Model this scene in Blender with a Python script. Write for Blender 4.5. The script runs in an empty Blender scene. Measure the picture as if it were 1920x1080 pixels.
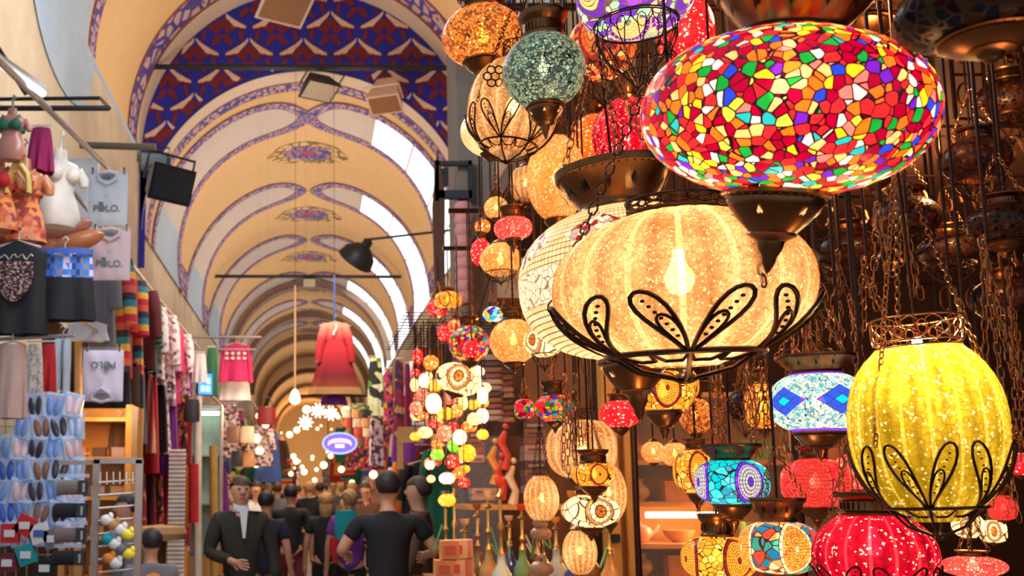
import bpy, math, random
from mathutils import Vector, Matrix
random.seed(7)
PI = math.pi
C = bpy.context.scene.collection
SC = bpy.context.scene
# ---------------------------------------------------------------- camera
F, VX, VY = 1900.0, 585.0, 920.0          # focal length and principal point for a 1920x1080 frame
CAMZ = 1.6
cd = bpy.data.cameras.new('camera'); cam = bpy.data.objects.new('camera', cd); C.objects.link(cam)
cam.location = (0, 0, CAMZ); PITCH = math.radians(7.5); PY = VY - F*math.tan(PITCH)      # a slight upward pitch plus lens shift
cam.rotation_euler = (PI/2+PITCH, 0, 0)
cd.sensor_width = 36; cd.lens = F/1920*36
cd.shift_x = (960-VX)/1920; cd.shift_y = (PY-540)/1920
cd.clip_start = 0.05; cd.clip_end = 300
cd.dof.use_dof = True; cd.dof.focus_distance = 1.75; cd.dof.aperture_fstop = 8.5
SC.camera = cam
# ---------------------------------------------------------------- world, exposure
w = bpy.data.worlds.new('world'); SC.world = w; w.use_nodes = True
bg = w.node_tree.nodes['Background']; bg.inputs[0].default_value = (0.78, 0.87, 1.0, 1); bg.inputs[1].default_value = 0.42
SC.view_settings.view_transform = 'Standard'; SC.view_settings.look = 'None'
SC.view_settings.exposure = 0.15; SC.view_settings.gamma = 1.0; SC.view_settings.use_curve_mapping = False
SC.cycles.use_denoising = True
SC.cycles.max_bounces = 7; SC.cycles.transparent_max_bounces = 10
SC.cycles.sample_clamp_indirect = 4.0
# ---------------------------------------------------------------- lights
def area(loc, rot, sx, sy, power, col):
    l = bpy.data.lights.new('area_light', 'AREA'); l.shape = 'RECTANGLE'; l.size = sx; l.size_y = sy; l.energy = power; l.color = col
    o = bpy.data.objects.new('area_light', l); o.location = loc; o.rotation_euler = rot; C.objects.link(o); return o
WARM = (1.0, .70, .42); DAY = (.85, .92, 1.0)
for y, p in ((22, 100), (28, 86), (35, 70), (44, 62), (56, 74), (72, 95)):      # floodlights washing the vault
    area((-.1, y, 5.2), (PI, 0, 0), 3.0, 3.0, p, (1, .88, .72))
area((-.1, 15.2, 6.6), (PI*.92, 0, 0), 2.5, 2.0, 110, (1, .86, .68))
for y, p in ((12, 90), (18, 130), (26, 160), (38, 200), (55, 300), (80, 400)):       # shop lights down in the street
    area((-.1, y, 4.6), (0, 0, 0), 2.6, 2.0, p, WARM)
area((-.6, 5.0, 4.4), (.35, -.55, 0), 1.6, 1.2, 75, DAY)
area((.6, 9.5, 7.6), (.9, .0, 1.2), 2.0, 2.0, 260, (1, .93, .84))
area((-.5, 4.6, 2.0), (PI/2, 0, .35), .5, .8, 7, DAY)
l_ = bpy.data.lights.new('arcade_end_fill', 'POINT'); l_.energy = 1100; l_.color = (1, .72, .42); l_.shadow_soft_size = .4; o_ = bpy.data.objects.new('arcade_end_fill', l_); o_.location = (-.1, 88, 4.5); C.objects.link(o_)  # unseen fill light added to brighten the dark far end
                             # daylight and tubes over the clothes stall, plus fills added for wall and packs
# ---------------------------------------------------------------- helpers
def P(px, py, Y):
    x = (px-VX)/F; y = (PY-py)/F; t = Y/(math.cos(PITCH)-y*math.sin(PITCH))
    return Vector((x*t, Y, CAMZ+t*(math.sin(PITCH)+y*math.cos(PITCH))))
def S(n, Y): return n*Y/F
def tag(o, label=None, cat=None, group=None, kind=None):
    if label: o['label'] = label
    if cat: o['category'] = cat
    if group: o['group'] = group
    if kind: o['kind'] = kind
    return o
def empty(name, loc, label=None, cat=None, group=None, rot=(0,0,0)):
    o = bpy.data.objects.new(name, None); o.location = loc; o.rotation_euler = rot; o.empty_display_size = .05
    C.objects.link(o); return tag(o, label, cat, group)
def copy_tree(o, parent=None):
    c = o.copy(); C.objects.link(c); c.parent = parent
    for ch in list(o.children): copy_tree(ch, c)
    return c
class MB:
    def __init__(s): s.v = []; s.f = []; s.uv = []; s.m = []; s.mi = 0; s.hasuv = False
    def add(s, vs, fs, uvs=None):
        b = len(s.v); s.v += [tuple(x) for x in vs]
        for i, f in enumerate(fs):
            s.f.append([b+k for k in f]); s.m.append(s.mi)
            if uvs: s.uv.append(uvs[i]); s.hasuv = True
            else: s.uv.append([(0, 0)]*len(f))
        return s
    def box(s, c, d, rot=None):
        x, y, z = d[0]/2, d[1]/2, d[2]/2
        vs = [Vector((a*x, b*y, e*z)) for a in (-1, 1) for b in (-1, 1) for e in (-1, 1)]
        if rot is not None: vs = [rot @ q for q in vs]
        vs = [q+Vector(c) for q in vs]
        return s.add(vs, [(0,1,3,2),(4,6,7,5),(0,4,5,1),(2,3,7,6),(0,2,6,4),(1,5,7,3)])
    def grid(s, fn, nu, nv, cu=False, cv=False, uscale=1, vscale=1):
        vs = [fn(i/nu, j/nv) for j in range(nv + (0 if cv else 1)) for i in range(nu + (0 if cu else 1))]
        W = nu + (0 if cu else 1); H = nv + (0 if cv else 1); fs = []; uv = []
        for j in range(nv):
            for i in range(nu):
                i2 = (i+1) % W if cu else i+1; j2 = (j+1) % H if cv else j+1
                fs.append((j*W+i, j*W+i2, j2*W+i2, j2*W+i))
                uv.append([(i/nu*uscale, j/nv*vscale), ((i+1)/nu*uscale, j/nv*vscale), ((i+1)/nu*uscale, (j+1)/nv*vscale), (i/nu*uscale, (j+1)/nv*vscale)])
        return s.add(vs, fs, uv)
    def tube(s, pts, r, n=6, closed=False, cap=True):
        pts = [Vector(p) for p in pts]; m = len(pts)
        rr = r if isinstance(r, (list, tuple)) else [r]*m
        vs = []; up = None
        for i, p in enumerate(pts):
            a = pts[i-1] if (i > 0 or closed) else p; b = pts[(i+1) % m] if (i < m-1 or closed) else p
            t = (b-a)
            t = t.normalized() if t.length > 1e-9 else Vector((0, 0, 1))
            if up is None:
                up = Vector((0, 0, 1)) if abs(t.z) < .9 else Vector((1, 0, 0))
            x = up - t*up.dot(t)
            if x.length < 1e-6: x = Vector((0, 1, 0)) - t*t.y
            x.normalize(); up = x; y = t.cross(x)
            for k in range(n):
                q = 2*PI*k/n; vs.append(p + (x*math.cos(q)+y*math.sin(q))*rr[i])
        fs = []
        for i in range(m if closed else m-1):
            j = (i+1) % m
            for k in range(n):
                k2 = (k+1) % n; fs.append((i*n+k, i*n+k2, j*n+k2, j*n+k))
        if cap and not closed:
            fs.append(tuple(range(n-1, -1, -1))); fs.append(tuple((m-1)*n+k for k in range(n)))
        return s.add(vs, fs)
    def lathe(s, prof, n=24, c=(0,0,0), rib=0, ribamp=0, sx=1, sy=1):
        c = Vector(c); m = len(prof); vs = []; fs = []; uv = []
        for (r, z) in prof:
            for k in range(n):
                a = 2*PI*k/n; q = r
                if rib: q = r*(1 + ribamp*(abs(math.cos(a*rib/2))**.7*1.6-1.0))
                vs.append(c+Vector((math.cos(a)*q*sx, math.sin(a)*q*sy, z)))
        for i in range(m-1):
            for k in range(n):
                k2 = (k+1) % n
                fs.append((i*n+k, i*n+k2, (i+1)*n+k2, (i+1)*n+k))
                uv.append([(k/n, i/(m-1)), ((k+1)/n, i/(m-1)), ((k+1)/n, (i+1)/(m-1)), (k/n, (i+1)/(m-1))])
        return s.add(vs, fs, uv)
    def ball(s, c, rx, ry=None, rz=None, n=14, m=8, rot=None):
        ry = ry or rx; rz = rz or rx; c = Vector(c)
        def fn(u, v):
            a = 2*PI*u; b = PI*(v-.5)
            q = Vector((math.cos(a)*math.cos(b)*rx, math.sin(a)*math.cos(b)*ry, math.sin(b)*rz))
            if rot is not None: q = rot @ q
            return c+q
        return s.grid(fn, n, m, cu=True)
    def prism(s, pts, y0, y1):            # outline in x,z extruded along y
        n = len(pts); vs = [(x, y0, z) for x, z in pts]+[(x, y1, z) for x, z in pts]
        fs = [tuple(range(n)), tuple(range(2*n-1, n-1, -1))]+[(i, (i+1) % n+0, (i+1) % n+n, i+n) for i in range(n)]
        return s.add(vs, fs)
    def build(s, name, mats, parent=None, smooth=True, loc=None):
        me = bpy.data.meshes.new(name); me.from_pydata(s.v, [], s.f)
        if not isinstance(mats, (list, tuple)): mats = [mats]
        for m in mats: me.materials.append(m)
        if len(mats) > 1: me.polygons.foreach_set('material_index', s.m)
        if s.hasuv:
            l = me.uv_layers.new(name='UVMap'); flat = []
            for u in s.uv:
                for q in u: flat += [q[0], q[1]]
            l.data.foreach_set('uv', flat)
        if smooth:
            me.polygons.foreach_set('use_smooth', [True]*len(me.polygons))
            try: me.set_sharp_from_angle(angle=math.radians(42))
            except Exception: pass
        me.update()
        o = bpy.data.objects.new(name, me); C.objects.link(o)
        if parent: o.parent = parent
        if loc is not None: o.location = loc
        return o
# ---------------------------------------------------------------- node helper
class NT:
    def __init__(s, name):
        s.mat = bpy.data.materials.new(name); s.mat.use_nodes = True; s.t = s.mat.node_tree; s.t.nodes.clear()
        s.out = s.t.nodes.new('ShaderNodeOutputMaterial'); s._tc = None
    def n(s, ty, **kw):
        q = s.t.nodes.new('ShaderNode'+ty)
        for k, v in kw.items(): setattr(q, k, v)
        return q
    def put(s, sock, v):
        if isinstance(v, bpy.types.NodeSocket): s.t.links.new(v, sock)
        elif isinstance(v, (tuple, list)): sock.default_value = tuple(v)+((1,) if len(v) == 3 and len(sock.default_value) == 4 else ())
        else: sock.default_value = v
    def m(s, op, a, b=0.0, c=0.0, clamp=False):
        q = s.n('Math', operation=op, use_clamp=clamp); s.put(q.inputs[0], a); s.put(q.inputs[1], b); s.put(q.inputs[2], c); return q.outputs[0]
    def mix(s, f, a, b, bt='MIX'):
        q = s.n('MixRGB', blend_type=bt); s.put(q.inputs[0], f); s.put(q.inputs[1], a); s.put(q.inputs[2], b); return q.outputs[0]
    def ramp(s, f, stops, const=False):
        q = s.n('ValToRGB'); s.put(q.inputs[0], f); cr = q.color_ramp
        if const: cr.interpolation = 'CONSTANT'
        while len(cr.elements) < len(stops): cr.elements.new(.5)
        for e, (p, c) in zip(cr.elements, stops): e.position = p; e.color = tuple(c)+(1,)
        return q.outputs[0]
    def obj(s):
        if not s._tc: s._tc = s.n('TexCoord')
        return s._tc.outputs['Object']
    def uv(s):
        if not s._tc: s._tc = s.n('TexCoord')
        q = s.n('SeparateXYZ'); s.t.links.new(s._tc.outputs['UV'], q.inputs[0]); return q.outputs[0], q.outputs[1]
    def xyz(s):
        q = s.n('SeparateXYZ'); s.t.links.new(s.obj(), q.inputs[0]); return q.outputs
    def vec(s, x, y, z=0.0):
        q = s.n('CombineXYZ'); s.put(q.inputs[0], x); s.put(q.inputs[1], y); s.put(q.inputs[2], z); return q.outputs[0]
    def voro(s, scale, vec=None, feat='F1', rnd=1.0):
        q = s.n('TexVoronoi', feature=feat); q.inputs['Scale'].default_value = scale
        if 'Randomness' in q.inputs: q.inputs['Randomness'].default_value = rnd
        s.t.links.new(vec if vec is not None else s.obj(), q.inputs['Vector']); return q
    def cellrand(s, scale, vec=None):
        q = s.voro(scale, vec); p = s.n('SeparateColor'); s.t.links.new(q.outputs['Color'], p.inputs[0]); return p.outputs[0], p.outputs[1]
    def edge(s, scale, wid, vec=None, soft=None):
        q = s.voro(scale, vec, 'DISTANCE_TO_EDGE'); return s.m('LESS_THAN', q.outputs['Distance'], wid)
    def noise(s, scale, det=3, vec=None):
        q = s.n('TexNoise'); q.inputs['Scale'].default_value = scale; q.inputs['Detail'].default_value = det
        s.t.links.new(vec if vec is not None else s.obj(), q.inputs['Vector']); return q.outputs['Fac']
    def bump(s, h, strength=.3, dist=.01):
        q = s.n('Bump'); q.inputs['Strength'].default_value = strength; q.inputs['Distance'].default_value = dist; s.put(q.inputs['Height'], h); return q.outputs[0]
    def pbr(s, col, rough=.6, metal=0.0, bump=None, emis=None, es=0, sheen=0):
        q = s.n('BsdfPrincipled'); s.put(q.inputs['Base Color'], col); s.put(q.inputs['Roughness'], rough); s.put(q.inputs['Metallic'], metal)
        if bump is not None: s.t.links.new(bump, q.inputs['Normal'])
        if emis is not None: s.put(q.inputs['Emission Color'], emis); s.put(q.inputs['Emission Strength'], es)
        if sheen: q.inputs['Sheen Weight'].default_value = sheen
        s.t.links.new(q.outputs[0], s.out.inputs[0]); return s.mat
_pl = {}
def plain(name, col, rough=.6, metal=0.0, var=.25, scale=9, bumpy=.15):
    if name in _pl: return _pl[name]
    t = NT(name); f = t.noise(scale, 3)
    c = t.mix(f, tuple(x*(1-var) for x in col), tuple(min(1, x*(1+var)) for x in col))
    _pl[name] = t.pbr(c, rough, metal, t.bump(t.noise(scale*6, 2), bumpy, .004)); return _pl[name]
def glow(name, col, s):
    if name in _pl: return _pl[name]
    t = NT(name); e = t.n('Emission'); t.put(e.inputs[0], col); e.inputs[1].default_value = s
    t.t.links.new(e.outputs[0], t.out.inputs[0]); _pl[name] = t.mat; return t.mat
def clear(name, col=(1,1,1), a=.5, rough=.15):
    if name in _pl: return _pl[name]
    t = NT(name); tr = t.n('BsdfTransparent'); t.put(tr.inputs[0], col); g = t.n('BsdfPrincipled'); t.put(g.inputs['Base Color'], col); g.inputs['Roughness'].default_value = rough
    x = t.n('MixShader'); x.inputs[0].default_value = a; t.t.links.new(tr.outputs[0], x.inputs[1]); t.t.links.new(g.outputs[0], x.inputs[2]); t.t.links.new(x.outputs[0], t.out.inputs[0])
    _pl[name] = t.mat; return t.mat
# ---------------------------------------------------------------- setting materials
def m_plaster(name, c1, c2, sc=.6):
    t = NT(name); f = t.noise(sc, 5); g = t.noise(sc*9, 4)
    c = t.mix(f, c1, c2); c = t.mix(t.m('MULTIPLY', g, .35), c, tuple(x*.55 for x in c1))
    return t.pbr(c, .85, 0, t.bump(g, .3, .02))
CREAM = m_plaster('cream_plaster', (.86, .56, .27), (.78, .50, .25))
PALE = m_plaster('pale_plaster', (.76, .64, .56), (.60, .51, .48))
BLUISH = m_plaster('pale_blue_plaster', (.30, .46, .66), (.66, .70, .76), .5)
WALLP = m_plaster('stained_wall_plaster', (.84, .72, .54), (.38, .27, .18), 1.6)
RIMW = m_plaster('rim_plaster', (.82, .66, .52), (.74, .58, .46), 1)
def m_band():
    t = NT('painted_arabesque_band'); u, v = t.uv()
    vc = t.vec(t.m('MULTIPLY', u, 1.0), t.m('MULTIPLY', v, 1.0), 0.0)
    q = t.voro(2.6, vc, 'DISTANCE_TO_EDGE'); e = t.m('LESS_THAN', q.outputs['Distance'], .13)
    r = t.voro(2.6, vc); d = t.m('LESS_THAN', r.outputs['Distance'], .17)
    c = t.mix(e, (.62, .42, .42), (.085, .065, .30)); c = t.mix(d, c, (.30, .06, .10))
    a = t.m('ABSOLUTE', t.m('SUBTRACT', v, .5)); ln = t.m('GREATER_THAN', a, .42)
    c = t.mix(ln, c, (.34, .06, .07)); return t.pbr(c, .8)
BAND = m_band()
def m_medal():
    t = NT('painted_medallion'); u, v = t.uv(); vc = t.vec(u, v, 0.0)
    x = t.m('MULTIPLY', t.m('SUBTRACT', u, .5), 2.0); y = t.m('MULTIPLY', t.m('SUBTRACT', v, .5), 2.0)
    r = t.m('SQRT', t.m('ADD', t.m('MULTIPLY', x, x), t.m('MULTIPLY', y, y)))
    q = t.voro(11, vc, 'DISTANCE_TO_EDGE'); e = t.m('LESS_THAN', q.outputs['Distance'], .14)
    ci = t.mix(e, (.50, .28, .32), (.10, .07, .34)); c2 = t.mix(t.m('LESS_THAN', t.voro(8, vc, 'DISTANCE_TO_EDGE').outputs['Distance'], .10), (.80, .52, .24), (.22, .14, .05))
    c = t.mix(t.m('LESS_THAN', r, .62), c2, ci); c = t.mix(t.m('LESS_THAN', r, .2), c, (.45, .08, .08)); return t.pbr(c, .8)
MEDAL = m_medal()
def m_tymp():
    t = NT('deep_blue_tile_wall'); x, y, z = t.xyz(); vc = t.vec(t.m('MULTIPLY', x, 1.0), t.m('MULTIPLY', z, 1.0), 0)
    c = t.mix(t.noise(3, 3), (.004, .008, .24), (.010, .018, .42)); return t.pbr(c, .55)
TYMP = m_tymp()
STEN_R = plain('dark_red_stencil', (.16, .008, .016), .6); STEN_W = plain('cream_stencil', (.70, .48, .36), .7)
RIBD = m_plaster('brown_rib_plaster', (.50, .33, .20), (.40, .26, .17), 1)
# ---------------------------------------------------------------- vaults
XC = -.1; YT = 18.9
LO = (3.18, 3.18, 6.55); HI = (3.22, 3.30, 8.10)
def spoint(V, y, s, off=0.0):
    A, B, Z = V; t = s*PI/2
    n = Vector((-math.sin(t)/A, 0, -math.cos(t)/B)).normalized()
    return Vector((XC+A*math.sin(t), y, Z+B*math.cos(t))) + n*off, n
def struct(mb, name, mat, smooth=True): return tag(mb.build(name, mat, None, smooth), kind='structure')
def strip(mb, V, path, wid, off=.02):
    pts = [spoint(V, y, s, off) for y, s in path]; L = 0; vs = []; us = []
    for i, (p, n) in enumerate(pts):
        a = pts[max(0, i-1)][0]; b = pts[min(len(pts)-1, i+1)][0]; t = (b-a).normalized(); sd = t.cross(n).normalized()
        if i: L += (p-pts[i-1][0]).length
        vs += [p+sd*wid/2, p-sd*wid/2]; us.append(L/ (wid*1.0))
    fs = []; uv = []
    for i in range(len(pts)-1):
        fs.append((2*i, 2*i+1, 2*i+3, 2*i+2)); uv.append([(us[i], 0), (us[i], 1), (us[i+1], 1), (us[i+1], 0)])
    mb.add(vs, fs, uv)
def vault(V, y0, y1, name, mat):
    m = MB(); m.grid(lambda u, v: spoint(V, y0+(y1-y0)*v, -1+2*u)[0], 72, max(2, int((y1-y0)/2)))
    struct(m, name, mat)
vault(LO, YT, 96, 'ceiling', CREAM)
vault(HI, 8.5, YT, 'ceiling', CREAM)
arc = lambda y: [(y, -1+i/30) for i in range(61)]
bands = MB(); rims = MB(); pan = MB(); blu = MB(); meds = MB(); ribs = MB(); winp = MB(); winf = MB()
strip(bands, LO, arc(YT+.72), .42); strip(rims, LO, arc(YT+.2), .5, .03)
strip(bands, HI, arc(YT-1.0), .75); strip(rims, HI, arc(YT-.3), .6, .03)
strip(bands, HI, arc(14.5), .42); strip(bands, HI, arc(10.6), .42)
for sg in (-1, 1):
    blu.grid(lambda u, v: spoint(HI, 11.0+3.2*u, sg*(.30+.70*v), .012)[0], 8, 16)
def lun(u, v):
    q = PI*u; return Vector((XC-3.20, 12.9-1.75*math.cos(q), 8.12-1.25*math.sin(q)**.8*v))
blu.grid(lun, 24, 4)
for k in range(6):
    B = 20.35+5.5*k; st = .045 if k == 0 else .075
    fr = lambda s: B + .55*math.exp(-(s-st)/.06)
    re = lambda s: B + 1.85 - .45*math.exp(-(s-st)/.06) + 2.9*s**4
    for sg in (-1, 1):
        ss = [1-(1-st)*(i/28) for i in range(29)]
        tip = [(B+.55+ (re(st)-B-.55)*j/6, st-.035*math.sin(PI*j/6)) for j in range(1, 6)]
        path = [(fr(s), sg*s) for s in ss] + [(y, sg*s) for y, s in tip] + [(re(s), sg*s) for s in reversed(ss)]
        strip(bands, LO, path, .30, .03)
        def pf(u, v, a=st, b=1.0): s = a+(b-a)*v; return spoint(LO, fr(s)+(re(s)-fr(s))*u, sg*s, .012)[0]
        if sg < 0:
            pan.grid(lambda u, v: pf(u, v, st, .80), 6, 20); blu.grid(lambda u, v: pf(u, v, .80, 1.0), 6, 8)
        else:
            pan.grid(lambda u, v: pf(u, v, st, .30), 6, 12)
            winp.grid(lambda u, v: pf(u, v, .30, 1.0), 6, 16)  # glow reaches above the window to imitate sunlit panel plaster
            for s in (.30, .50, .68, .85): strip(winf, LO, [(fr(s)+(re(s)-fr(s))*i/8, s) for i in range(9)], .05, .03)
        # painted base band of each pendentive
        y2 = B+5.5
        strip(bands, LO, [(re(.93)+.05+(y2-re(.93)-.0)*j/4, sg*.93) for j in range(5)], .5, .035)
    yc = B+3.35
    def mf(u, v):
        a = 2*PI*u; return spoint(LO, yc+.78*v*math.sin(a), .19*v*math.cos(a)*(1+.06*math.cos(8*a)), .015)[0]
    b0 = len(meds.f); meds.grid(mf, 32, 6, cu=True)
    for i in range(b0, len(meds.f)):          # planar uv for the medallion
        meds.uv[i] = [((Vector(meds.v[q]).x-XC)/ (2*.19*PI/2*3.18)+.5, (Vector(meds.v[q]).y-yc)/1.6+.5) for q in meds.f[i]]
for y in (39, 46, 53, 60, 68, 77, 87):
    for off, dep in ((.28, .5),):
        m0 = [(y, -1+i/24) for i in range(49)]
        strip(ribs, LO, m0, .7, .25); strip(bands, LO, [(y-.36, s) for _, s in m0], .3, .27)
        ribs.grid(lambda u, v: spoint(LO, y-.35, -1+2*u, .25*v)[0], 48, 1)
struct(bands, 'trim_1', BAND); struct(rims, 'trim_2', RIMW); struct(pan, 'trim_3', PALE); struct(blu, 'trim_4', BLUISH)
struct(meds, 'trim_5', MEDAL); struct(ribs, 'trim_6', RIBD)
struct(winp, 'window_1', glow('window_sunlit_panel_glow', (.92, .96, 1.0), 1.9)); struct(winf, 'trim_7', PALE)
# tympanum between the high and the low vault
ty = MB()
def tf(u, v):
    s = -1+2*u; a = spoint(LO, YT, s)[0]; b = spoint(HI, YT, s)[0]; 
    return a.lerp(b, v)
ty.grid(tf, 80, 6)
for sg in (-1, 1): ty.add([(XC+sg*3.09, YT, 5.8), (XC+sg*3.3, YT, 5.8), (XC+sg*3.3, YT, 8.0), (XC+sg*3.09, YT, 8.0)], [(0,1,2,3)])
struct(ty, 'wall_back', TYMP)
def inside(x, z, mg=.04):
    X = x-XC; hi = z < HI[2] and abs(X) < HI[0]-mg or (X/(HI[0]-mg))**2+((z-HI[2])/(HI[1]-mg))**2 < 1
    lo = z < LO[2] and abs(X) < LO[0]+mg or (X/(LO[0]+mg))**2+((z-LO[2])/(LO[1]+mg))**2 < 1
    return hi and not lo and z > 6.5
wst = MB(); rst = MB()
def poly(mb, pts, off):
    ok = [inside(x, z) for x, z in pts]
    if not any(ok): return
    if not all(ok):
        c = [p for p, o in zip(pts, ok) if o]
        if len(c) < len(pts)*.5 or len(c) < 3: return
        pts = c
    mb.prism(pts, YT-off, YT-.002)
for r in range(-1, 9):
    zc = 7.0+.56*r
    for k in range(-5, 6):
        xc = XC - .07 + (k+(.5 if r % 2 else 0))*1.06
        for sg in (-1, 1):
            L = 9; top = []; bot = []
            for i in range(L+1):
                t = i/L; x = xc+sg*(.02+.44*t); z = zc-.30*t**.75 
                th = .022+.075*math.sin(PI*min(1, t*1.02))**1.5*(1+.25*math.sin(t*17))
                top.append((x, z+.04-.02*t)); bot.append((x, z-th))
            for i in range(L): poly(wst, [top[i], top[i+1], bot[i+1], bot[i]], .03)
            # red petals and lattice
            for (dx, dz, aa, ln, wd) in ((.02, -.12, -1.25, .34, .11), (.30, -.22, -.75, .22, .09), (.34, -.36, -1.3, .26, .07), (.16, -.16, -.35, .26, .07), (.10, -.30, .15, .36, .10), (.02, -.44, -.9, .30, .10), (.12, -.40, .85, .26, .07), (.04, -.30, 1.2, .2, .08)):
                n = 10; pts = []
                for i in range(n):
                    q = 2*PI*i/n; u = (math.cos(q)*.5+.5)*ln; v = math.sin(q)*wd*.5*(1.2-.4*math.cos(q))
                    pts.append((xc+sg*(dx+u*math.cos(aa)-v*math.sin(aa)), zc+dz+u*math.sin(aa)+v*math.cos(aa)))
                poly(rst, pts, .012+.0011*((r*7+k*13+int(ln*100)+(3 if sg > 0 else 0)) % 13))
struct(rst, 'trim_8', STEN_R, False); struct(wst, 'trim_9', STEN_W, False)
# walls and floor
wl = MB(); wl.grid(lambda u, v: Vector((XC-3.22, 8.5+87.5*u, 8.0*v)), 20, 4); struct(wl, 'wall_left', WALLP)
wr = MB(); wr.grid(lambda u, v: Vector((XC+3.22, 8.5+87.5*u, 8.0*v)), 20, 4); struct(wr, 'wall_right', WALLP)
FLM = m_plaster('worn_stone_floor', (.34, .28, .24), (.24, .19, .16), 2)
fl = MB(); fl.grid(lambda u, v: Vector((-8+16*u, -2+98*v, 0)), 8, 20); struct(fl, 'floor', FLM)
ew = MB(); ew.box((XC, 96, 5), (7, .2, 10)); struct(ew, 'wall_far', m_plaster('far_wall_plaster', (.5, .36, .22), (.4, .3, .2)))
# ---------------------------------------------------------------- lamp materials
BRZ = NT('aged_bronze'); _f = BRZ.noise(30, 4); BRZ = BRZ.pbr(BRZ.mix(_f, (.34, .15, .06), (.12, .05, .022)), .30, 1.0, BRZ.bump(_f, .2, .002))
IRON = NT('dark_iron_wire'); IRON = IRON.pbr((.045, .018, .010), .38, .8)
CHN = NT('bronze_chain_metal'); CHN = CHN.pbr((.40, .16, .06), .32, 1.0)
COPPER = NT('warm_copper'); COPPER = COPPER.pbr((.62, .26, .10), .28, 1.0)
HOT = glow('bulb_filament_glow', (1, .80, .48), 22)
def shade_mat(name, build, es=.5, trans=.22, leadcol=(.03, .008, .004), bumpy=.25):
    t = NT(name); col, lead, h = build(t)
    nrm = t.bump(h if h is not None else t.noise(60, 2), bumpy, .003)
    tl = t.n('BsdfTranslucent'); t.put(tl.inputs[0], col)
    tp = t.n('BsdfTransparent'); t.put(tp.inputs[0], col)
    gl = t.n('BsdfPrincipled'); t.put(gl.inputs['Base Color'], col); gl.inputs['Roughness'].default_value = .12; t.t.links.new(nrm, gl.inputs['Normal'])
    em = t.n('Emission'); t.put(em.inputs[0], col); em.inputs[1].default_value = es
    a = t.n('MixShader'); a.inputs[0].default_value = trans; t.t.links.new(tl.outputs[0], a.inputs[1]); t.t.links.new(tp.outputs[0], a.inputs[2])
    b = t.n('MixShader'); b.inputs[0].default_value = .22; t.t.links.new(a.outputs[0], b.inputs[1]); t.t.links.new(gl.outputs[0], b.inputs[2])
    ad = t.n('AddShader'); t.t.links.new(b.outputs[0], ad.inputs[0]); t.t.links.new(em.outputs[0], ad.inputs[1])
    fin = ad.outputs[0]
    if lead is not None:
        d = t.n('BsdfPrincipled'); t.put(d.inputs['Base Color'], leadcol); d.inputs['Roughness'].default_value = .4
        x = t.n('MixShader'); t.put(x.inputs[0], lead); t.t.links.new(fin, x.inputs[1]); t.t.links.new(d.outputs[0], x.inputs[2]); fin = x.outputs[0]
    t.t.links.new(fin, t.out.inputs[0]); return t.mat
def pal(cols): return [(i/len(cols), c) for i, c in enumerate(cols)]
def mosaic(scale, cols, w=.06, jitter=True):
    def b(t):
        r, g = t.cellrand(scale); c = t.ramp(r, pal(cols), True)
        c = t.mix(t.m('MULTIPLY', g, .35), c, (.9, .25, .1), 'MIX') if jitter == 'warm' else c
        v = t.m('ADD', t.m('MULTIPLY', t.noise(9, 2), .8), .6)
        c = t.mix(1.0, c, t.vec(v, v, v), 'MULTIPLY')
        return c, t.edge(scale, w), t.noise(scale*2, 2)
    return b
def crackle(c1, c2, dark, scale=140, w=.05, big=7):
    def b(t):
        r, g = t.cellrand(scale); f = t.noise(big, 4)
        c = t.mix(f, c1, c2); c = t.mix(t.m('MULTIPLY', t.m('GREATER_THAN', r, .72), .75), c, dark)
        c = t.mix(t.m('MULTIPLY', t.m('GREATER_THAN', g, .93), .8), c, tuple(min(1, x*1.3+.15) for x in c1))
        return c, t.edge(scale, w), r
    return b
def soft_crackle(c1, c2, scale=110, dark=.75, big=6, rib=0):      # ice crackle without lead lines
    def b(t):
        r, g = t.cellrand(scale); f = t.ramp(t.noise(big*1.5, 5), [(.35, (0, 0, 0)), (.65, (1, 1, 1))])
        c = t.mix(f, c1, c2); e = t.edge(scale*.8, .05)
        c = t.mix(t.m('MULTIPLY', r, .45), c, tuple(x*.45 for x in c2))
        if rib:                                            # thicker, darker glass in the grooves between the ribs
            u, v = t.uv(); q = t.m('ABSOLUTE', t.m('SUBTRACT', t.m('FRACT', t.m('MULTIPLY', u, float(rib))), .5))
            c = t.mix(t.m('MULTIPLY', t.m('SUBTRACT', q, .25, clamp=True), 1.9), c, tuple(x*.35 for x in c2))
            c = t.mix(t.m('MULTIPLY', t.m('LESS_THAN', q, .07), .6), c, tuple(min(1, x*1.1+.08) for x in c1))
        c = t.mix(t.m('MULTIPLY', e, dark*.6), c, tuple(x*.3 for x in c2))
        r3, g3 = t.cellrand(scale*2.6); c = t.mix(t.m('MULTIPLY', t.m('GREATER_THAN', g3, .93), .75), c, (1, .9, .66))
        return c, None, r
    return b
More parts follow.
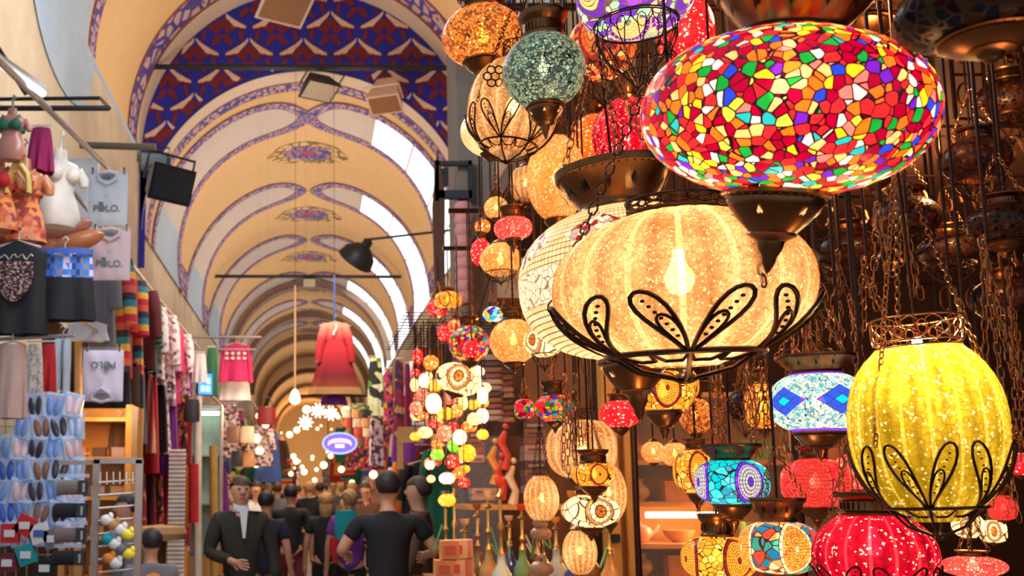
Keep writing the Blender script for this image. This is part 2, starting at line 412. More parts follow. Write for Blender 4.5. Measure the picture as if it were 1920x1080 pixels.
def medallion(n, asp, bead, bead2, ring, bgc, centre, R=.38, dr=.052, tiles=22, bgs=70, asph=1.0):
    def b(t):
        u, v = t.uv(); x = t.m('MULTIPLY', t.m('SUBTRACT', t.m('FRACT', t.m('MULTIPLY', u, float(n))), .5), asp)
        y = t.m('MULTIPLY', t.m('SUBTRACT', v, .5), asph)
        r = t.m('SQRT', t.m('ADD', t.m('MULTIPLY', x, x), t.m('MULTIPLY', y, y))); a = t.m('DIVIDE', t.m('ARCTAN2', y, x), 2*PI)
        rr = t.m('DIVIDE', r, dr); ri = t.m('FLOOR', rr); rf = t.m('FRACT', rr)
        bf = t.m('FRACT', t.m('MULTIPLY', t.m('ADD', a, 1.0), t.m('ADD', t.m('MULTIPLY', ri, 6.0), 5.0)))
        l1 = t.m('MAXIMUM', t.m('LESS_THAN', rf, .24), t.m('LESS_THAN', bf, .16))
        rc = t.m('FRACT', t.m('MULTIPLY', t.m('SINE', t.m('ADD', t.m('MULTIPLY', ri, 12.9), t.m('FLOOR', t.m('MULTIPLY', a, 40.0)))), 43.7))
        cb = t.mix(rc, bead, bead2); cb = t.mix(t.m('LESS_THAN', r, dr*1.1), cb, centre)
        tf_ = t.m('FRACT', t.m('MULTIPLY', t.m('ADD', a, 1.0), float(tiles))); lt = t.m('LESS_THAN', tf_, .14)
        r0, g0 = t.cellrand(bgs); bc = t.ramp(r0, pal(bgc), True); lb = t.edge(bgs, .05)
        inb = t.m('LESS_THAN', r, R); inr = t.m('LESS_THAN', r, R+.085)
        edge = t.m('LESS_THAN', t.m('ABSOLUTE', t.m('SUBTRACT', r, R+.085)), .012)
        c = t.mix(inr, bc, ring); c = t.mix(inb, c, cb)
        ld = t.mix(inr, lb, lt); ld = t.mix(inb, ld, l1); ld = t.m('MAXIMUM', ld, edge)
        return c, ld, r0
    return b
def diamonds(t):
    u, v = t.uv(); x = t.m('SUBTRACT', t.m('FRACT', t.m('MULTIPLY', u, 5.0)), .5); y = t.m('SUBTRACT', v, .5)
    p = t.m('ADD', t.m('MULTIPLY', x, 2.0), t.m('MULTIPLY', y, 4.4)); q = t.m('SUBTRACT', t.m('MULTIPLY', x, 2.0), t.m('MULTIPLY', y, 4.4))
    d = t.m('MAXIMUM', t.m('ABSOLUTE', p), t.m('ABSOLUTE', q)); ind = t.m('LESS_THAN', d, .84)
    fp = t.m('FRACT', t.m('ADD', t.m('MULTIPLY', p, 1.8), .5)); fq = t.m('FRACT', t.m('ADD', t.m('MULTIPLY', q, 1.8), .5))
    ln = t.m('MAXIMUM', t.m('LESS_THAN', fp, .08), t.m('LESS_THAN', fq, .08))
    cd_ = t.mix(t.m('LESS_THAN', d, .28), (.02, .06, .60), (.0, .45, .50)); cd_ = t.mix(t.m('GREATER_THAN', t.m('ABSOLUTE', x), .32), cd_, (.12, .03, .50))
    r, g = t.cellrand(170); bc = t.ramp(r, pal([(.20, .50, .50), (.62, .78, .66), (.8, .8, .6), (.10, .30, .34), (.45, .62, .58)]), True)
    c = t.mix(ind, bc, cd_); av = t.m('GREATER_THAN', t.m('ABSOLUTE', y), .41); c = t.mix(av, c, (.16, .03, .55))
    tl = t.m('LESS_THAN', t.m('FRACT', t.m('MULTIPLY', u, 40.0)), .12)
    le = t.mix(ind, t.edge(170, .05), ln); le = t.mix(av, le, tl); return c, le, r
RED=(.75,.015,.02); ORG=(.85,.12,.01); YEL=(.95,.42,.01); GRN=(.005,.22,.03); TEAL=(.01,.30,.36); BLU=(.01,.04,.55); PUR=(.09,.01,.40); WHT=(.62,.66,.60); PNK=(.85,.14,.14); PCH=(.95,.38,.14); DRD=(.22,.0,.02)
G = {}
G['multi'] = shade_mat('multicolour_mosaic_glass', mosaic(84, [RED, ORG, PCH, RED, GRN, WHT, ORG, RED, DRD, BLU, PNK, DRD, TEAL, ORG, WHT, RED, PUR, GRN, PCH, DRD, (.4,.62,.05), ORG, RED, DRD, YEL, DRD], .065), .75, .16, (.16, .0, .008))
G['multis'] = shade_mat('fine_multicolour_mosaic_glass', mosaic(75, [RED, ORG, GRN, PCH, TEAL, RED, YEL, DRD, BLU, PNK], .06), .6, .15)
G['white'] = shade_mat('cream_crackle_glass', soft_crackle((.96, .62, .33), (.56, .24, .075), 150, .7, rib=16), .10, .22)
def whitem(t):
    u, v = t.uv(); rr = t.m('MULTIPLY', v, 34.0); l1 = t.m('LESS_THAN', t.m('FRACT', rr), .22); l2 = t.m('LESS_THAN', t.m('FRACT', t.m('MULTIPLY', u, 130.0)), .14)
    bead = t.m('MAXIMUM', l1, l2); av = t.m('ABSOLUTE', t.m('SUBTRACT', v, .5)); mid = t.m('LESS_THAN', av, .085)
    x = t.m('SUBTRACT', t.m('FRACT', t.m('MULTIPLY', u, 7.0)), .5); y = t.m('SUBTRACT', v, .72)
    dd = t.m('ADD', t.m('ABSOLUTE', x), t.m('MULTIPLY', t.m('ABSOLUTE', y), 3.4)); dia = t.m('LESS_THAN', dd, .40)
    r, g = t.cellrand(60); r2, g2 = t.cellrand(72)
    c = t.mix(t.m('GREATER_THAN', r, .5), (.95, .74, .48), (.88, .62, .36)); c = t.mix(mid, c, (.98, .86, .68))
    cdi = t.ramp(r2, pal([(.95, .85, .7), (.20, .14, .14), (.95, .85, .7), (.5, .4, .4), (.28, .02, .02), (.98, .9, .75)]), True); c = t.mix(dia, c, cdi)
    ld = t.mix(mid, bead, t.edge(60, .05)); ld = t.mix(dia, ld, t.edge(72, .05)); ld = t.m('MULTIPLY', ld, .85)
    return c, ld, r
G['whitem'] = shade_mat('white_mosaic_bead_glass', whitem, .28, .12, (.30, .14, .05))
G['teal'] = shade_mat('teal_crackle_glass', crackle((.06, .26, .30), (.34, .34, .18), (.01, .03, .08), 135, .09), .22, .24)
G['amber'] = shade_mat('amber_crackle_glass', crackle((.95, .34, .05), (.55, .13, .02), (.14, .02, .02), 130, .07), .55, .25)
G['ambersoft'] = shade_mat('pale_amber_crackle_glass', soft_crackle((.95, .46, .14), (.60, .24, .05), 110, .8), .5, .25)
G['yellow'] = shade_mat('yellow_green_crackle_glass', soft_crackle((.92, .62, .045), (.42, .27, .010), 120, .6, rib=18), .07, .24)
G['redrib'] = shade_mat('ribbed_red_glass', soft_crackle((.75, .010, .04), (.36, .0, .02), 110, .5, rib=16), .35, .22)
G['red'] = shade_mat('red_crackle_glass', soft_crackle((.85, .03, .04), (.50, .01, .02), 90, .8), .7, .2)
G['pink'] = shade_mat('pink_crackle_glass', soft_crackle((.85, .12, .10), (.60, .05, .05), 120, .8), .65, .2)
G['orange'] = shade_mat('orange_crackle_glass', soft_crackle((.95, .22, .02), (.60, .08, .01), 100, .8), .7, .2)
YB = [(.95,.40,.03), (.90,.25,.02), (.98,.52,.12)]
G['ymed'] = shade_mat('yellow_bead_medallion_glass', medallion(4, 1.5, (.95, .48, .05), (.80, .28, .02), (.16, .015, .02), YB, (.2, .02, .02), .34, .05, 20), .6, .15)
G['omed'] = shade_mat('orange_mosaic_medallion_glass', medallion(4, 1.4, (.90, .16, .02), (.75, .08, .02), (.22, .01, .02), [(.85, .12, .02), (.2, .01, .02), (.95, .42, .15)], (.9, .3, .1), .28, .09, 18, 55), .5, .15, (.55, .28, .14))
G['pmed'] = shade_mat('purple_teal_medallion_glass', medallion(4, 1.5, (.62, .52, .50), (.45, .40, .45), (.12, .02, .50), [(.0, .45, .50), (.02, .28, .40), (.05, .62, .66)], (.1, .03, .5), .32, .07, 20, 60), .6, .18, (.05, .02, .05))
G['dome'] = shade_mat('violet_green_yellow_medallion_glass', medallion(3, 1.7, (.95, .72, .25), (.9, .6, .18), (.10, .02, .42), [(.10, .02, .45), (.25, .62, .42), (.13, .03, .50), (.95, .62, .40)], (.02, .25, .2), .26, .05, 26, 62), .6, .15, (.60, .38, .22))
G['vmed'] = shade_mat('multicolour_bead_medallion_glass', medallion(4, 1.7, (.98, .56, .10), (.75, .14, .02), (.95, .72, .42), [(.90, .30, .1), (.02, .25, .22), (.75, .05, .03), (.95, .55, .3), (.01, .15, .35)], (1, .9, .5), .38, .045, 24, 50), .65, .15, (.20, .03, .01))
G['rmed'] = shade_mat('red_bead_medallion_glass', medallion(4, 1.4, (.85, .06, .05), (.70, .03, .03), (.75, .05, .05), [(.8, .05, .05), (.6, .02, .03)], (.9, .1, .1), .44, .06, 24, 80), .7, .18, (.25, .02, .01))
G['dia'] = shade_mat('blue_diamond_mosaic_glass', diamonds, .75, .12, (.16, .10, .07))
G['cmed'] = shade_mat('cream_scroll_glass', medallion(3, 1.5, (.98, .72, .40), (.9, .6, .3), (.30, .12, .04), [(.98, .74, .42), (.92, .62, .32)], (.3, .1, .02), .30, .13, 40, 30), .85, .15, (.22, .09, .03))
G['bluesm'] = shade_mat('blue_multicolour_glass', mosaic(60, [BLU, TEAL, WHT, PUR, (.1,.5,.9), YEL], .05), .9, .15)
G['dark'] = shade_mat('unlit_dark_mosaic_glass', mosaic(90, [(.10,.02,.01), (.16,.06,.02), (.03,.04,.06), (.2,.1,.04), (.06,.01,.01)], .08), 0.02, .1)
SM = {}
for nm, c in dict(cream=(1,.56,.22), yellow=(.95,.50,.03), orange=(.95,.22,.01), red=(.80,.03,.02), pink=(.90,.22,.12), green=(.25,.65,.03), white=(1,.80,.52)).items():
    SM[nm] = shade_mat('small_'+nm+'_lamp_glass', soft_crackle(c, tuple(x*.6 for x in c), 60, .55), 1.5 if nm not in ('cream', 'white') else 2.2, .15)
# ---------------------------------------------------------------- lamp builder
def link(mb, c, L, W, r, ax, tilt=0):
    pts = []; n = 10
    for i in range(n):
        a = 2*PI*i/n; x = math.cos(a)*W/2; z = math.sin(a)*L/2
        q = Vector((x, 0, z)) if ax == 0 else Vector((0, x, z))
        pts.append(Vector(c)+q)
    mb.tube(pts, r, 4, closed=True)
def chain_pts(mb, a, b, L=.02, r=.0014, sag=0.0, W=None):
    a = Vector(a); b = Vector(b); d = (b-a).length; n = max(1, int(d/(L*.78))); W = W or L*.62
    rot = (b-a).normalized().to_track_quat('Z', 'Y').to_matrix()
    for i in range(n):
        t = (i+.5)/n; c = a.lerp(b, t); c.z -= sag*4*t*(1-t); pts = []
        for k in range(8):
            q = 2*PI*k/8; x = math.cos(q)*W/2; z = math.copysign(abs(math.sin(q))**.7, math.sin(q))*L/2
            pts.append(c+rot @ (Vector((x, 0, z)) if i % 2 else Vector((0, x, z))))
        mb.tube(pts, r, 4, closed=True)
def globe_prof(a, h, nr_top, nr_bot, p=2.0, n=22):
    ot = []; 
    for i in range(n+1):
        q = -1+2*i/n; q = math.sin(q*PI/2)
        r = a*(max(0, 1-abs(q)**p))**(1/p); nb = nr_bot if q < 0 else nr_top
        if r >= nb or 0 < i < n and r > nb*.98: ot.append((max(r, nb), q*h/2))
    z0 = ot[0][1]-h*.02; z1 = ot[-1][1]+h*.02
    return [(nr_bot, z0-.0)]+ot+[(nr_top, z1)], z0, z1
def spiral_leaf(mb, base, tip, side, r, n=14):          # a filigree loop: leaf-shaped wire from base to tip
    base = Vector(base); tip = Vector(tip); side = Vector(side); ps = []
    for i in range(n+1):
        t = i/n; ps.append(base.lerp(tip, t)+side*math.sin(PI*t**.8)*1.0)
    for i in range(n+1):
        t = 1-i/n; ps.append(base.lerp(tip, t)-side*math.sin(PI*t**.8)*1.0)
    mb.tube(ps, r, 5)
    ps = []                                              # inner scroll
    c = base.lerp(tip, .62); ax = (tip-base)*.17
    for i in range(12):
        a = i/11*PI*2.4; k = 1-i/14
        ps.append(c+ax*math.cos(a)*k+side*.55*math.sin(a)*k)
    mb.tube(ps, r*.75, 4)
CEIL = 3.28
REG = []
def lamp(px, py, wpx, hpx, Y, mat, label, group=None, top='collar', bot='cup', rib=0, ribamp=.03, p=2.0, tilt=0, light=0, seg=48, chains=3, nt=.42, nb=.42, tall=1.0, btall=1.0, cat='lamp', lz=.0, up=True, name='mosaic_lamp', lcol=(1, .72, .42), bulb=True, sway=0, spin=None, ceil=None, tx=0):
    CE = ceil or (2.72 if px < 900 and Y > 3.5 else CEIL)
    for _ in range(60):                    # hang it clear of the lamps already placed
        a = S(wpx, Y)/2; h = S(hpx, Y); c = P(px, py, Y)
        if Y < 1.0 or not any(abs(c.z-q[0].z) < (h*1.15+q[2]*1.15)/2 and (Vector((c.x, c.y))-Vector((q[0].x, q[0].y))).length < (a+q[1])*1.03 for q in REG): break
        Y += .04
    REG.append((c, a, h))
    root = empty(name, c, label, cat, group, (0, 0, 0))
    sp_ = spin if spin is not None else random.uniform(0, 6)
    root.rotation_mode = 'QUATERNION'; root.rotation_quaternion = (Matrix.Rotation(math.radians(tx), 3, 'X') @ Matrix.Rotation(math.radians(tilt), 3, 'Y') @ Matrix.Rotation(sp_, 3, 'Z')).to_quaternion()
    prof, z0, z1 = globe_prof(a, h, a*nt, a*nb, p)
    m = MB(); m.lathe(prof, seg, rib=rib, ribamp=ribamp); m.build('glass_shade', mat, root)
    k = a
    hookz = None
    if top == 'collar':
        T = MB(); r = a*nt; t = h*.16*tall
        T.lathe([(r*1.02, z1-t*.1), (r*1.06, z1+t*.15), (r*.94, z1+t*.3), (r*.94, z1+t*.9), (r*1.12, z1+t*1.15), (r*1.22, z1+t*1.4), (r*1.22, z1+t*1.55), (r*1.08, z1+t*1.5), (r*.9, z1+t*1.2)], 36)
        for i in range(30):
            q = 2*PI*i/30; T.box((math.cos(q)*r*.98, math.sin(q)*r*.98, z1+t*.6), (r*.05, r*.05, t*.5), Matrix.Rotation(q, 3, 'Z'))
        T.build('collar', BRZ, root); tr = r*1.2; tz = z1+t*1.5
    elif top == 'bowl':
        T = MB(); r = a*nt; t = h*.3*tall
        T.lathe([(r*1.0, z1-t*.05), (r*1.05, z1+t*.02), (r*.98, z1+t*.12), (r*1.0, z1+t*.2), (r*1.25, z1+t*.5), (r*1.42, z1+t*.8), (r*1.52, z1+t*.84), (r*1.55, z1+t*.92), (r*1.55, z1+t), (r*1.48, z1+t), (r*1.36, z1+t*.8), (r*.95, z1+t*.3)], 44)
        for i in range(44):
            q = 2*PI*i/44; T.ball((math.cos(q)*r*1.46, math.sin(q)*r*1.46, z1+t*.80), r*.03, n=5, m=3)
        o = T.build('collar', BRZ, root)
        for i in range(12):
            D = MB(); q = 2*PI*(i+.5)/12; rr = r*1.235; s = t*.13; M = Matrix.Rotation(q, 3, 'Z')
            D.add([M @ Vector((rr-.0, 0, z1+t*.44-s)), M @ Vector((rr+s*.3, s*.45, z1+t*.46)), M @ Vector((rr+s*1.0, 0, z1+t*.48+s)), M @ Vector((rr+s*.3, -s*.45, z1+t*.46))], [(0, 1, 2, 3)])
            D.build('cut_diamond', IRON, o); tr = r*1.5; tz = z1+t
    elif top == 'crown':
        T = MB(); r = a*nt; t = h*.16*tall
        for zz, rr in ((z1, r), (z1+t*.2, r*1.02), (z1+t*1.1, r*1.08)):
            T.tube([(math.cos(2*PI*i/32)*rr, math.sin(2*PI*i/32)*rr, zz) for i in range(32)], k*.014, 5, closed=True)
        for i in range(12):
            q = 2*PI*i/12; q2 = q+PI/12
            for sg in (1, -1):
                T.tube([(math.cos(q+sg*.2*math.sin(j*.9))*r*1.05, math.sin(q+sg*.2*math.sin(j*.9))*r*1.05, z1+t*(.2+.9*j/7)) for j in range(8)], k*.010, 4)
            T.tube([(math.cos(q2+.10*math.cos(j))*r*1.06, math.sin(q2+.10*math.cos(j))*r*1.06, z1+t*.65+t*.28*math.sin(j)) for j in [2*PI*x/9 for x in range(10)]], k*.009, 4)
        T.build('filigree_crown', IRON if mat is not G['yellow'] else COPPER, root); tr = r*1.05; tz = z1+t*1.1
    else:
        T = MB(); r = a*nt; t = h*.14*tall
        T.lathe([(r*1.05, z1-t*.1), (r*1.1, z1+t*.1), (r*.8, z1+t*.5), (r*.3, z1+t*.9), (r*.12, z1+t*1.3), (0.0005, z1+t*1.4)], 20); T.build('cap', BRZ, root); tr = 0; tz = z1+t*1.4
    if bot == 'cup':
        T = MB(); r = a*nb; L = h*.42*btall
        T.lathe([(r*.95, z0+L*.02), (r*1.12, z0), (r*1.14, z0-L*.05), (r*1.0, z0-L*.08), (r*1.02, z0-L*.12), (r*.95, z0-L*.2), (r*.72, z0-L*.38), (r*.5, z0-L*.5), (r*.52, z0-L*.53), (r*.3, z0-L*.6), (r*.27, z0-L*.70), (r*.16, z0-L*.8), (r*.15, z0-L*.86), (r*.05, z0-L*.97), (.0004, z0-L)], 32)
        for i in range(34):
            q = 2*PI*i/34; T.ball((math.cos(q)*r*1.05, math.sin(q)*r*1.05, z0-L*.065), r*.035, n=5, m=3)
        o = T.build('cup_finial', BRZ, root)
        if light >= 2:
            for i in range(6):
                D = MB(); q = 2*PI*(i+.5)/6; M = Matrix.Rotation(q, 3, 'Z'); zz = z0-L*.28; s = L*.07; rr = r*.865
                D.add([M @ Vector((rr-s*1.2, 0, zz-s)), M @ Vector((rr, s*.5, zz)), M @ Vector((rr+s*.95, 0, zz+s)), M @ Vector((rr, -s*.5, zz))], [(0, 1, 2, 3)])
                D.build('cut_diamond', glow('lit_cutout', (1, .55, .2), 1.2), o)
    elif bot == 'basket':
        T = MB(); r = a*nb*1.5; zb = z0+h*.05; L = h*.55*btall; zt = z0-L
        for rr, zz in ((r*1.02, zb), (r*1.04, zb+k*.03), (r*.30, zt+L*.30)):
            T.tube([(math.cos(2*PI*i/36)*rr, math.sin(2*PI*i/36)*rr, zz) for i in range(36)], k*.015, 5, closed=True)
        for i in range(12):
            q = 2*PI*i/12
            for sg in (-1, 1):
                T.tube([(math.cos(q+sg*w_)*rr*r, math.sin(q+sg*w_)*rr*r, zb+(zt-zb)*s_) for rr, w_, s_ in ((1.0, .26, 0), (1.0, .25, .1), (.98, .10, .22), (.82, .02, .45), (.58, .05, .66), (.38, .12, .74), (.2, .1, .86), (.06, 0, .97))], k*.012, 4)
            T.tube([(math.cos(q+.12*math.cos(j))*r*.96, math.sin(q+.12*math.cos(j))*r*.96, zb-L*.16+L*.12*math.sin(j)) for j in [2*PI*x/8 for x in range(9)]], k*.010, 4)
        T.ball((0, 0, zt), k*.05, k*.05, k*.09, 8, 6); T.build('filigree_basket', IRON, root)
    elif bot == 'petal':      # big filigree cradle of the ribbed glasses: rim hoop, upright leaf loops and ribs to a boss
        T = MB(); W = a*.98; zr = -h*.20
        rz = lambda t: (a*(max(0, 1-(abs(zz_(t))/(h/2))**p))**(1/p)*1.03, zz_(t))
        def onsurf(ang, z, off=1.045):
            r_ = a*(max(0, 1-(abs(z)/(h/2))**p))**(1/p)*off; return Vector((math.cos(ang)*r_, math.sin(ang)*r_, z))
        zh = -h*.425
        T.tube([onsurf(2*PI*i/48, zh+.0, 1.10) for i in range(48)], k*.024, 6, closed=True)
        for i in range(6):
            q = 2*PI*i/6
            for sg in (-1, 1):
                q0 = q+sg*.03; q1 = q+sg*.40
                for rad, kk in ((.11, 1.0), (.065, .6)):
                    ps = []
                    for j in range(21):
                        tt = 2*PI*j/20; u_ = .5-.5*math.cos(tt); v_ = math.sin(tt)*rad*(.4+u_)
                        ps.append(onsurf(q0+(q1-q0)*u_*kk+.0+ v_*sg*.8, zh+(h*.33)*u_*kk - v_*h*.30, 1.05))
                    T.tube(ps, k*.019*(1 if kk == 1 else .7), 5)
                for j in range(7):
                    u_ = .25+.1*j; cc = onsurf(q0+(q1-q0)*u_, zh+h*.33*u_, 1.05)
                    T.ball(cc, k*.020, k*.02, k*.014, 6, 4)
            T.tube([onsurf(q, zh, 1.10), Vector((math.cos(q)*a*.40, math.sin(q)*a*.40, -h*.525)), Vector((math.cos(q)*a*.12, math.sin(q)*a*.12, -h*.57)), (0, 0, -h*.60)], k*.02, 5)
            for sg in (-1, 1):
                ps = []
                for j in range(12):
                    tt = j/11; z_ = zh-h*.10*math.sin(PI*tt); ps.append(onsurf(q+sg*.52*tt, max(z_, -h*.47), 1.09))
                T.tube(ps, k*.017, 4)
        T.ball((0, 0, -h*.575), k*.09, k*.09, k*.05, 12, 6); T.build('filigree_cradle', IRON, root)
        cz = zh+h*.33; cr = onsurf(0, cz, 1.05).x
    elif bot == 'cap':
        T = MB(); r = a*nb; L = h*.2*btall
        T.lathe([(r*1.0, z0+L*.05), (r*1.1, z0-L*.05), (r*.8, z0-L*.35), (r*.35, z0-L*.6), (r*.12, z0-L*.85), (.0004, z0-L)], 20); T.build('cap', BRZ, root)
    if chains and tr:
        if bot == 'petal':
            ch_r, ch_z = cr, cz
        else: ch_r, ch_z = tr, tz
        H = max(h*.9, a*1.3)
        hz = tz+H
        for i in range(chains):
            q = 2*PI*i/chains+.5; m = MB(); chain_pts(m, (math.cos(q)*ch_r, math.sin(q)*ch_r, ch_z), (math.cos(q)*k*.03, math.sin(q)*k*.03, hz), L=max(.012, k*.11), r=max(.0011, k*.0085)); m.build('chain', CHN if mat is not G['white'] else IRON, root)
        if up and c.z+hz < CE-.05:
            m = MB(); m.tube([(0, 0, tz-.02), (0, 0, hz)], .0025, 5); m.tube([(0, 0, hz), (0, 0, CE-c.z)], .003, 5); m.build('cord', IRON, root)
    elif up:
        m = MB(); m.tube([(0, 0, tz-.01), (0, 0, max(CE, c.z+tz+.03)-c.z)], .003, 5); m.build('cord', IRON, root)
    if bulb and light:
        m = MB(); rb = min(.022, a*.16); m.lathe([(rb*.4, lz*h+rb*2.1), (rb*.42, lz*h+rb*1.4), (rb, lz*h+rb*.3), (rb*1.02, lz*h), (rb*.7, lz*h-rb*.8), (.0003, lz*h-rb*1.1)], 14); m.build('bulb', HOT, root)
        l = bpy.data.lights.new('bulb_light', 'POINT'); l.energy = LP*light*(a*a+h*h/4)/.02; l.color = lcol; l.shadow_soft_size = rb*1.3
        o = bpy.data.objects.new('bulb_light', l); o.location = (0, 0, lz*h); C.objects.link(o); o.parent = root
    return root
LP = .85
L = lamp
# near lamps
L(1470, 214, 536, 318, 1.12, G['multi'], 'largest round lamp, multicoloured mosaic glass chips with bronze collar, at the top right', top='bowl', bot='cup', light=5.5, tilt=4, tx=12, nt=.36, nb=.33, p=2.15, seg=96, chains=3, tall=.85, btall=1.2, spin=.3, lz=.18)
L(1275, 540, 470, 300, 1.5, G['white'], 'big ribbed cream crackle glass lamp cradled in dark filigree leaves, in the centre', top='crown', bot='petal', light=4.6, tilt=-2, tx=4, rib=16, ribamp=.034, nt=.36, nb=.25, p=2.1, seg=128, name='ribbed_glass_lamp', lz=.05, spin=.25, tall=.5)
L(1172, 530, 400, 290, 2.12, G['whitem'], 'white beaded mosaic dish lamp partly hidden behind the big ribbed cream lamp', top='bowl', bot='cup', light=2, tilt=-4, nt=.36, nb=.3, p=2.3, seg=96, chains=3, tall=1.0, btall=1.0)
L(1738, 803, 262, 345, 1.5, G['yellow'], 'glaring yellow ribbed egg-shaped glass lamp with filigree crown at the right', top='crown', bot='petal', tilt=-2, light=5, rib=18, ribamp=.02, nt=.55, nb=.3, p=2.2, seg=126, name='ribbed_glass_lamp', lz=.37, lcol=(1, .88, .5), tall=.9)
L(1020, 133, 160, 150, 2.2, G['teal'], 'teal crackle glass globe lamp with flared bronze cup, beside the orange medallion lamp', top='collar', bot='cup', light=2.4, nt=.5, nb=.42, btall=1.1, tall=1.3)
L(905, 68, 160, 118, 2.6, G['amber'], 'amber crackle glass globe lamp at the top left of the lamp display', bot='cup', light=1.5, nt=.5, nb=.45, btall=.9)
FL = L(962, 200, 176, 195, 2.4, G['white'], 'cream pear-shaped glass lamp with filigree flower and heart, under the amber globe', top='crown', bot='petal', light=1.3, nt=.35, nb=.3, tilt=8, btall=.25, p=2.2, name='cream_glass_lamp')
rf = FL.rotation_quaternion.inverted(); af = S(176, 2.4)/2
def orn(name, px_off, pz_off, kind):
    x = px_off*af; z = pz_off*af; c0 = Vector((x, -math.sqrt(max(.05, 1-px_off**2-(pz_off*.8)**2))*af*1.10, z)); m = MB()
    if kind == 'flower':
        for i in range(6):
            a = i*PI/3; m.tube([rf @ (c0+Vector((math.cos(a)*af*.17+math.cos(q)*af*.09, 0, math.sin(a)*af*.17+math.sin(q)*af*.09))) for q in [j*PI/5 for j in range(10)]], af*.018, 5, closed=True)
    else:
        for k_ in (1, .6):
            m.tube([rf @ (c0+Vector((af*.012*k_*16*math.sin(q)**3, 0, af*.012*k_*(13*math.cos(q)-5*math.cos(2*q)-2*math.cos(3*q)-math.cos(4*q))))) for q in [j*PI/9 for j in range(18)]], af*.018, 5, closed=True)
    m.build(name, IRON, FL)
orn('filigree_flower', -.55, .35, 'flower'); orn('filigree_heart', .05, -.25, 'heart')
L(925, 248, 128, 96, 2.7, G['whitem'], 'small white dish lamp poking out behind the cream pear-shaped lamp', bot='cap', light=1, nt=.35, nb=.3, tilt=8)
L(1190, -8, 226, 150, 1.82, G['dome'], 'violet, green and yellow medallion mosaic lamp cut by the top edge', bot='basket', top='collar', light=1.5, nb=.46, btall=1.5, spin=.35, p=2.3)
L(1128, 88, 132, 130, 2.1, G['omed'], 'orange and dark red mosaic medallion globe lamp with wire basket', bot='basket', light=1.2, nb=.52, btall=.9, spin=.2)
L(1175, 255, 130, 150, 2.8, G['redrib'], 'red glass lamp glimpsed behind the filigree baskets', bot='cap', light=1, rib=12)
L(1115, 262, 90, 100, 2.9, G['orange'], 'orange glass lamp with scroll wire band, left of the red glass lamp', bot='cap', light=1)
L(1043, 335, 112, 172, 2.6, G['ambersoft'], 'tall amber ribbed egg lamp behind the white mosaic dish lamp', top='crown', bot='cap', light=1, rib=14, ribamp=.02, name='ribbed_glass_lamp')
L(1285, 60, 110, 160, 2.3, G['red'], 'red crackle lamp half hidden between the violet medallion lamp and the multicoloured lamp', bot='cap', light=.8)
L(1533, 755, 166, 116, 2.02, G['dia'], 'pale teal mosaic lamp with a belt of blue diamonds, left of the yellow lamp', top='bowl', bot='cup', light=1.5, nt=.55, nb=.52, btall=1.1, tall=.95, p=2.6, spin=.35, seg=80, lcol=(1,.9,.7))
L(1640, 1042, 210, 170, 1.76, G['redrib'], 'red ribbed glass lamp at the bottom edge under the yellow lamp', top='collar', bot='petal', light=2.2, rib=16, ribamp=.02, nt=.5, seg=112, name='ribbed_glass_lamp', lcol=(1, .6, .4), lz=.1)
L(1462, 1026, 142, 98, 2.0, G['vmed'], 'multicoloured bead medallion lamp under a wide bronze bowl, at the bottom right of centre', top='bowl', bot='cup', light=1.6, nt=.45, p=2.5, spin=-.8, seg=64, tall=1.5, btall=.9)
L(1372, 904, 132, 84, 2.2, G['pmed'], 'teal mosaic lamp with grey spiral medallions edged in violet', top='bowl', bot='cup', light=1.4, nt=.55, nb=.5, p=2.8, spin=.9, tall=1.2, btall=1.5, lcol=(.9, .95, 1))
L(1306, 884, 84, 84, 2.6, G['ymed'], 'yellow spiral medallion lamp tucked behind the teal and violet lamp', bot='cup', light=1, p=2.4)
L(1347, 1047, 132, 84, 2.3, G['ymed'], 'yellow spiral medallion lamp at the bottom edge, left of the bronze bowl lamp', top='collar', bot='cup', light=1.2, p=2.5, tall=2.0)
L(1528, 906, 118, 92, 2.5, G['rmed'], 'pink-red bead medallion lamp below the blue diamond lamp', top='collar', bot='cup', light=1.2, p=2.6, nb=.5)
L(1598, 885, 66, 70, 2.7, G['pink'], 'pink globe lamp tucked behind the left edge of the yellow lamp', bot='cap', light=.8)
L(1243, 735, 116, 80, 2.3, G['ymed'], 'yellow spiral medallion lamp hanging right below the big ribbed cream lamp', bot='cup', light=1.2, nb=.55, p=2.4, btall=1.7, spin=.6)
L(1163, 776, 78, 54, 3.0, G['red'], 'bright red crackle globe lamp below the white mosaic dish lamp', bot='cup', light=1, nt=.5)
L(1040, 765, 76, 54, 3.0, G['multis'], 'small multicoloured mosaic globe lamp with dark collar', bot='cup', light=.8, nt=.55, tall=2)
L(983, 767, 36, 36, 3.2, G['multis'], 'tiny mosaic lantern left of the small multicoloured globe', bot='cap', light=.8, p=4)
L(1090, 842, 128, 112, 3.2, G['white'], 'wide cream ribbed glass lamp behind the brown medallion lamp', top='crown', bot='cap', light=1.6, rib=14, ribamp=.03, p=2.5, name='ribbed_glass_lamp')
L(1113, 890, 80, 52, 2.8, G['ymed'], 'small yellow-brown medallion lamp in front of the wide cream ribbed lamp', bot='cup', light=.8, nt=.6, nb=.6, tall=2, btall=1.5)
L(1107, 958, 106, 62, 2.9, G['cmed'], 'cream lamp with brown scrollwork under the yellow-brown medallion lamp', bot='cup', light=1.3)
L(1142, 925, 62, 112, 3.1, G['white'], 'upright cream egg lamp right of the scrollwork lamp', top='cap', bot='cap', light=1.6, rib=12, name='ribbed_glass_lamp')
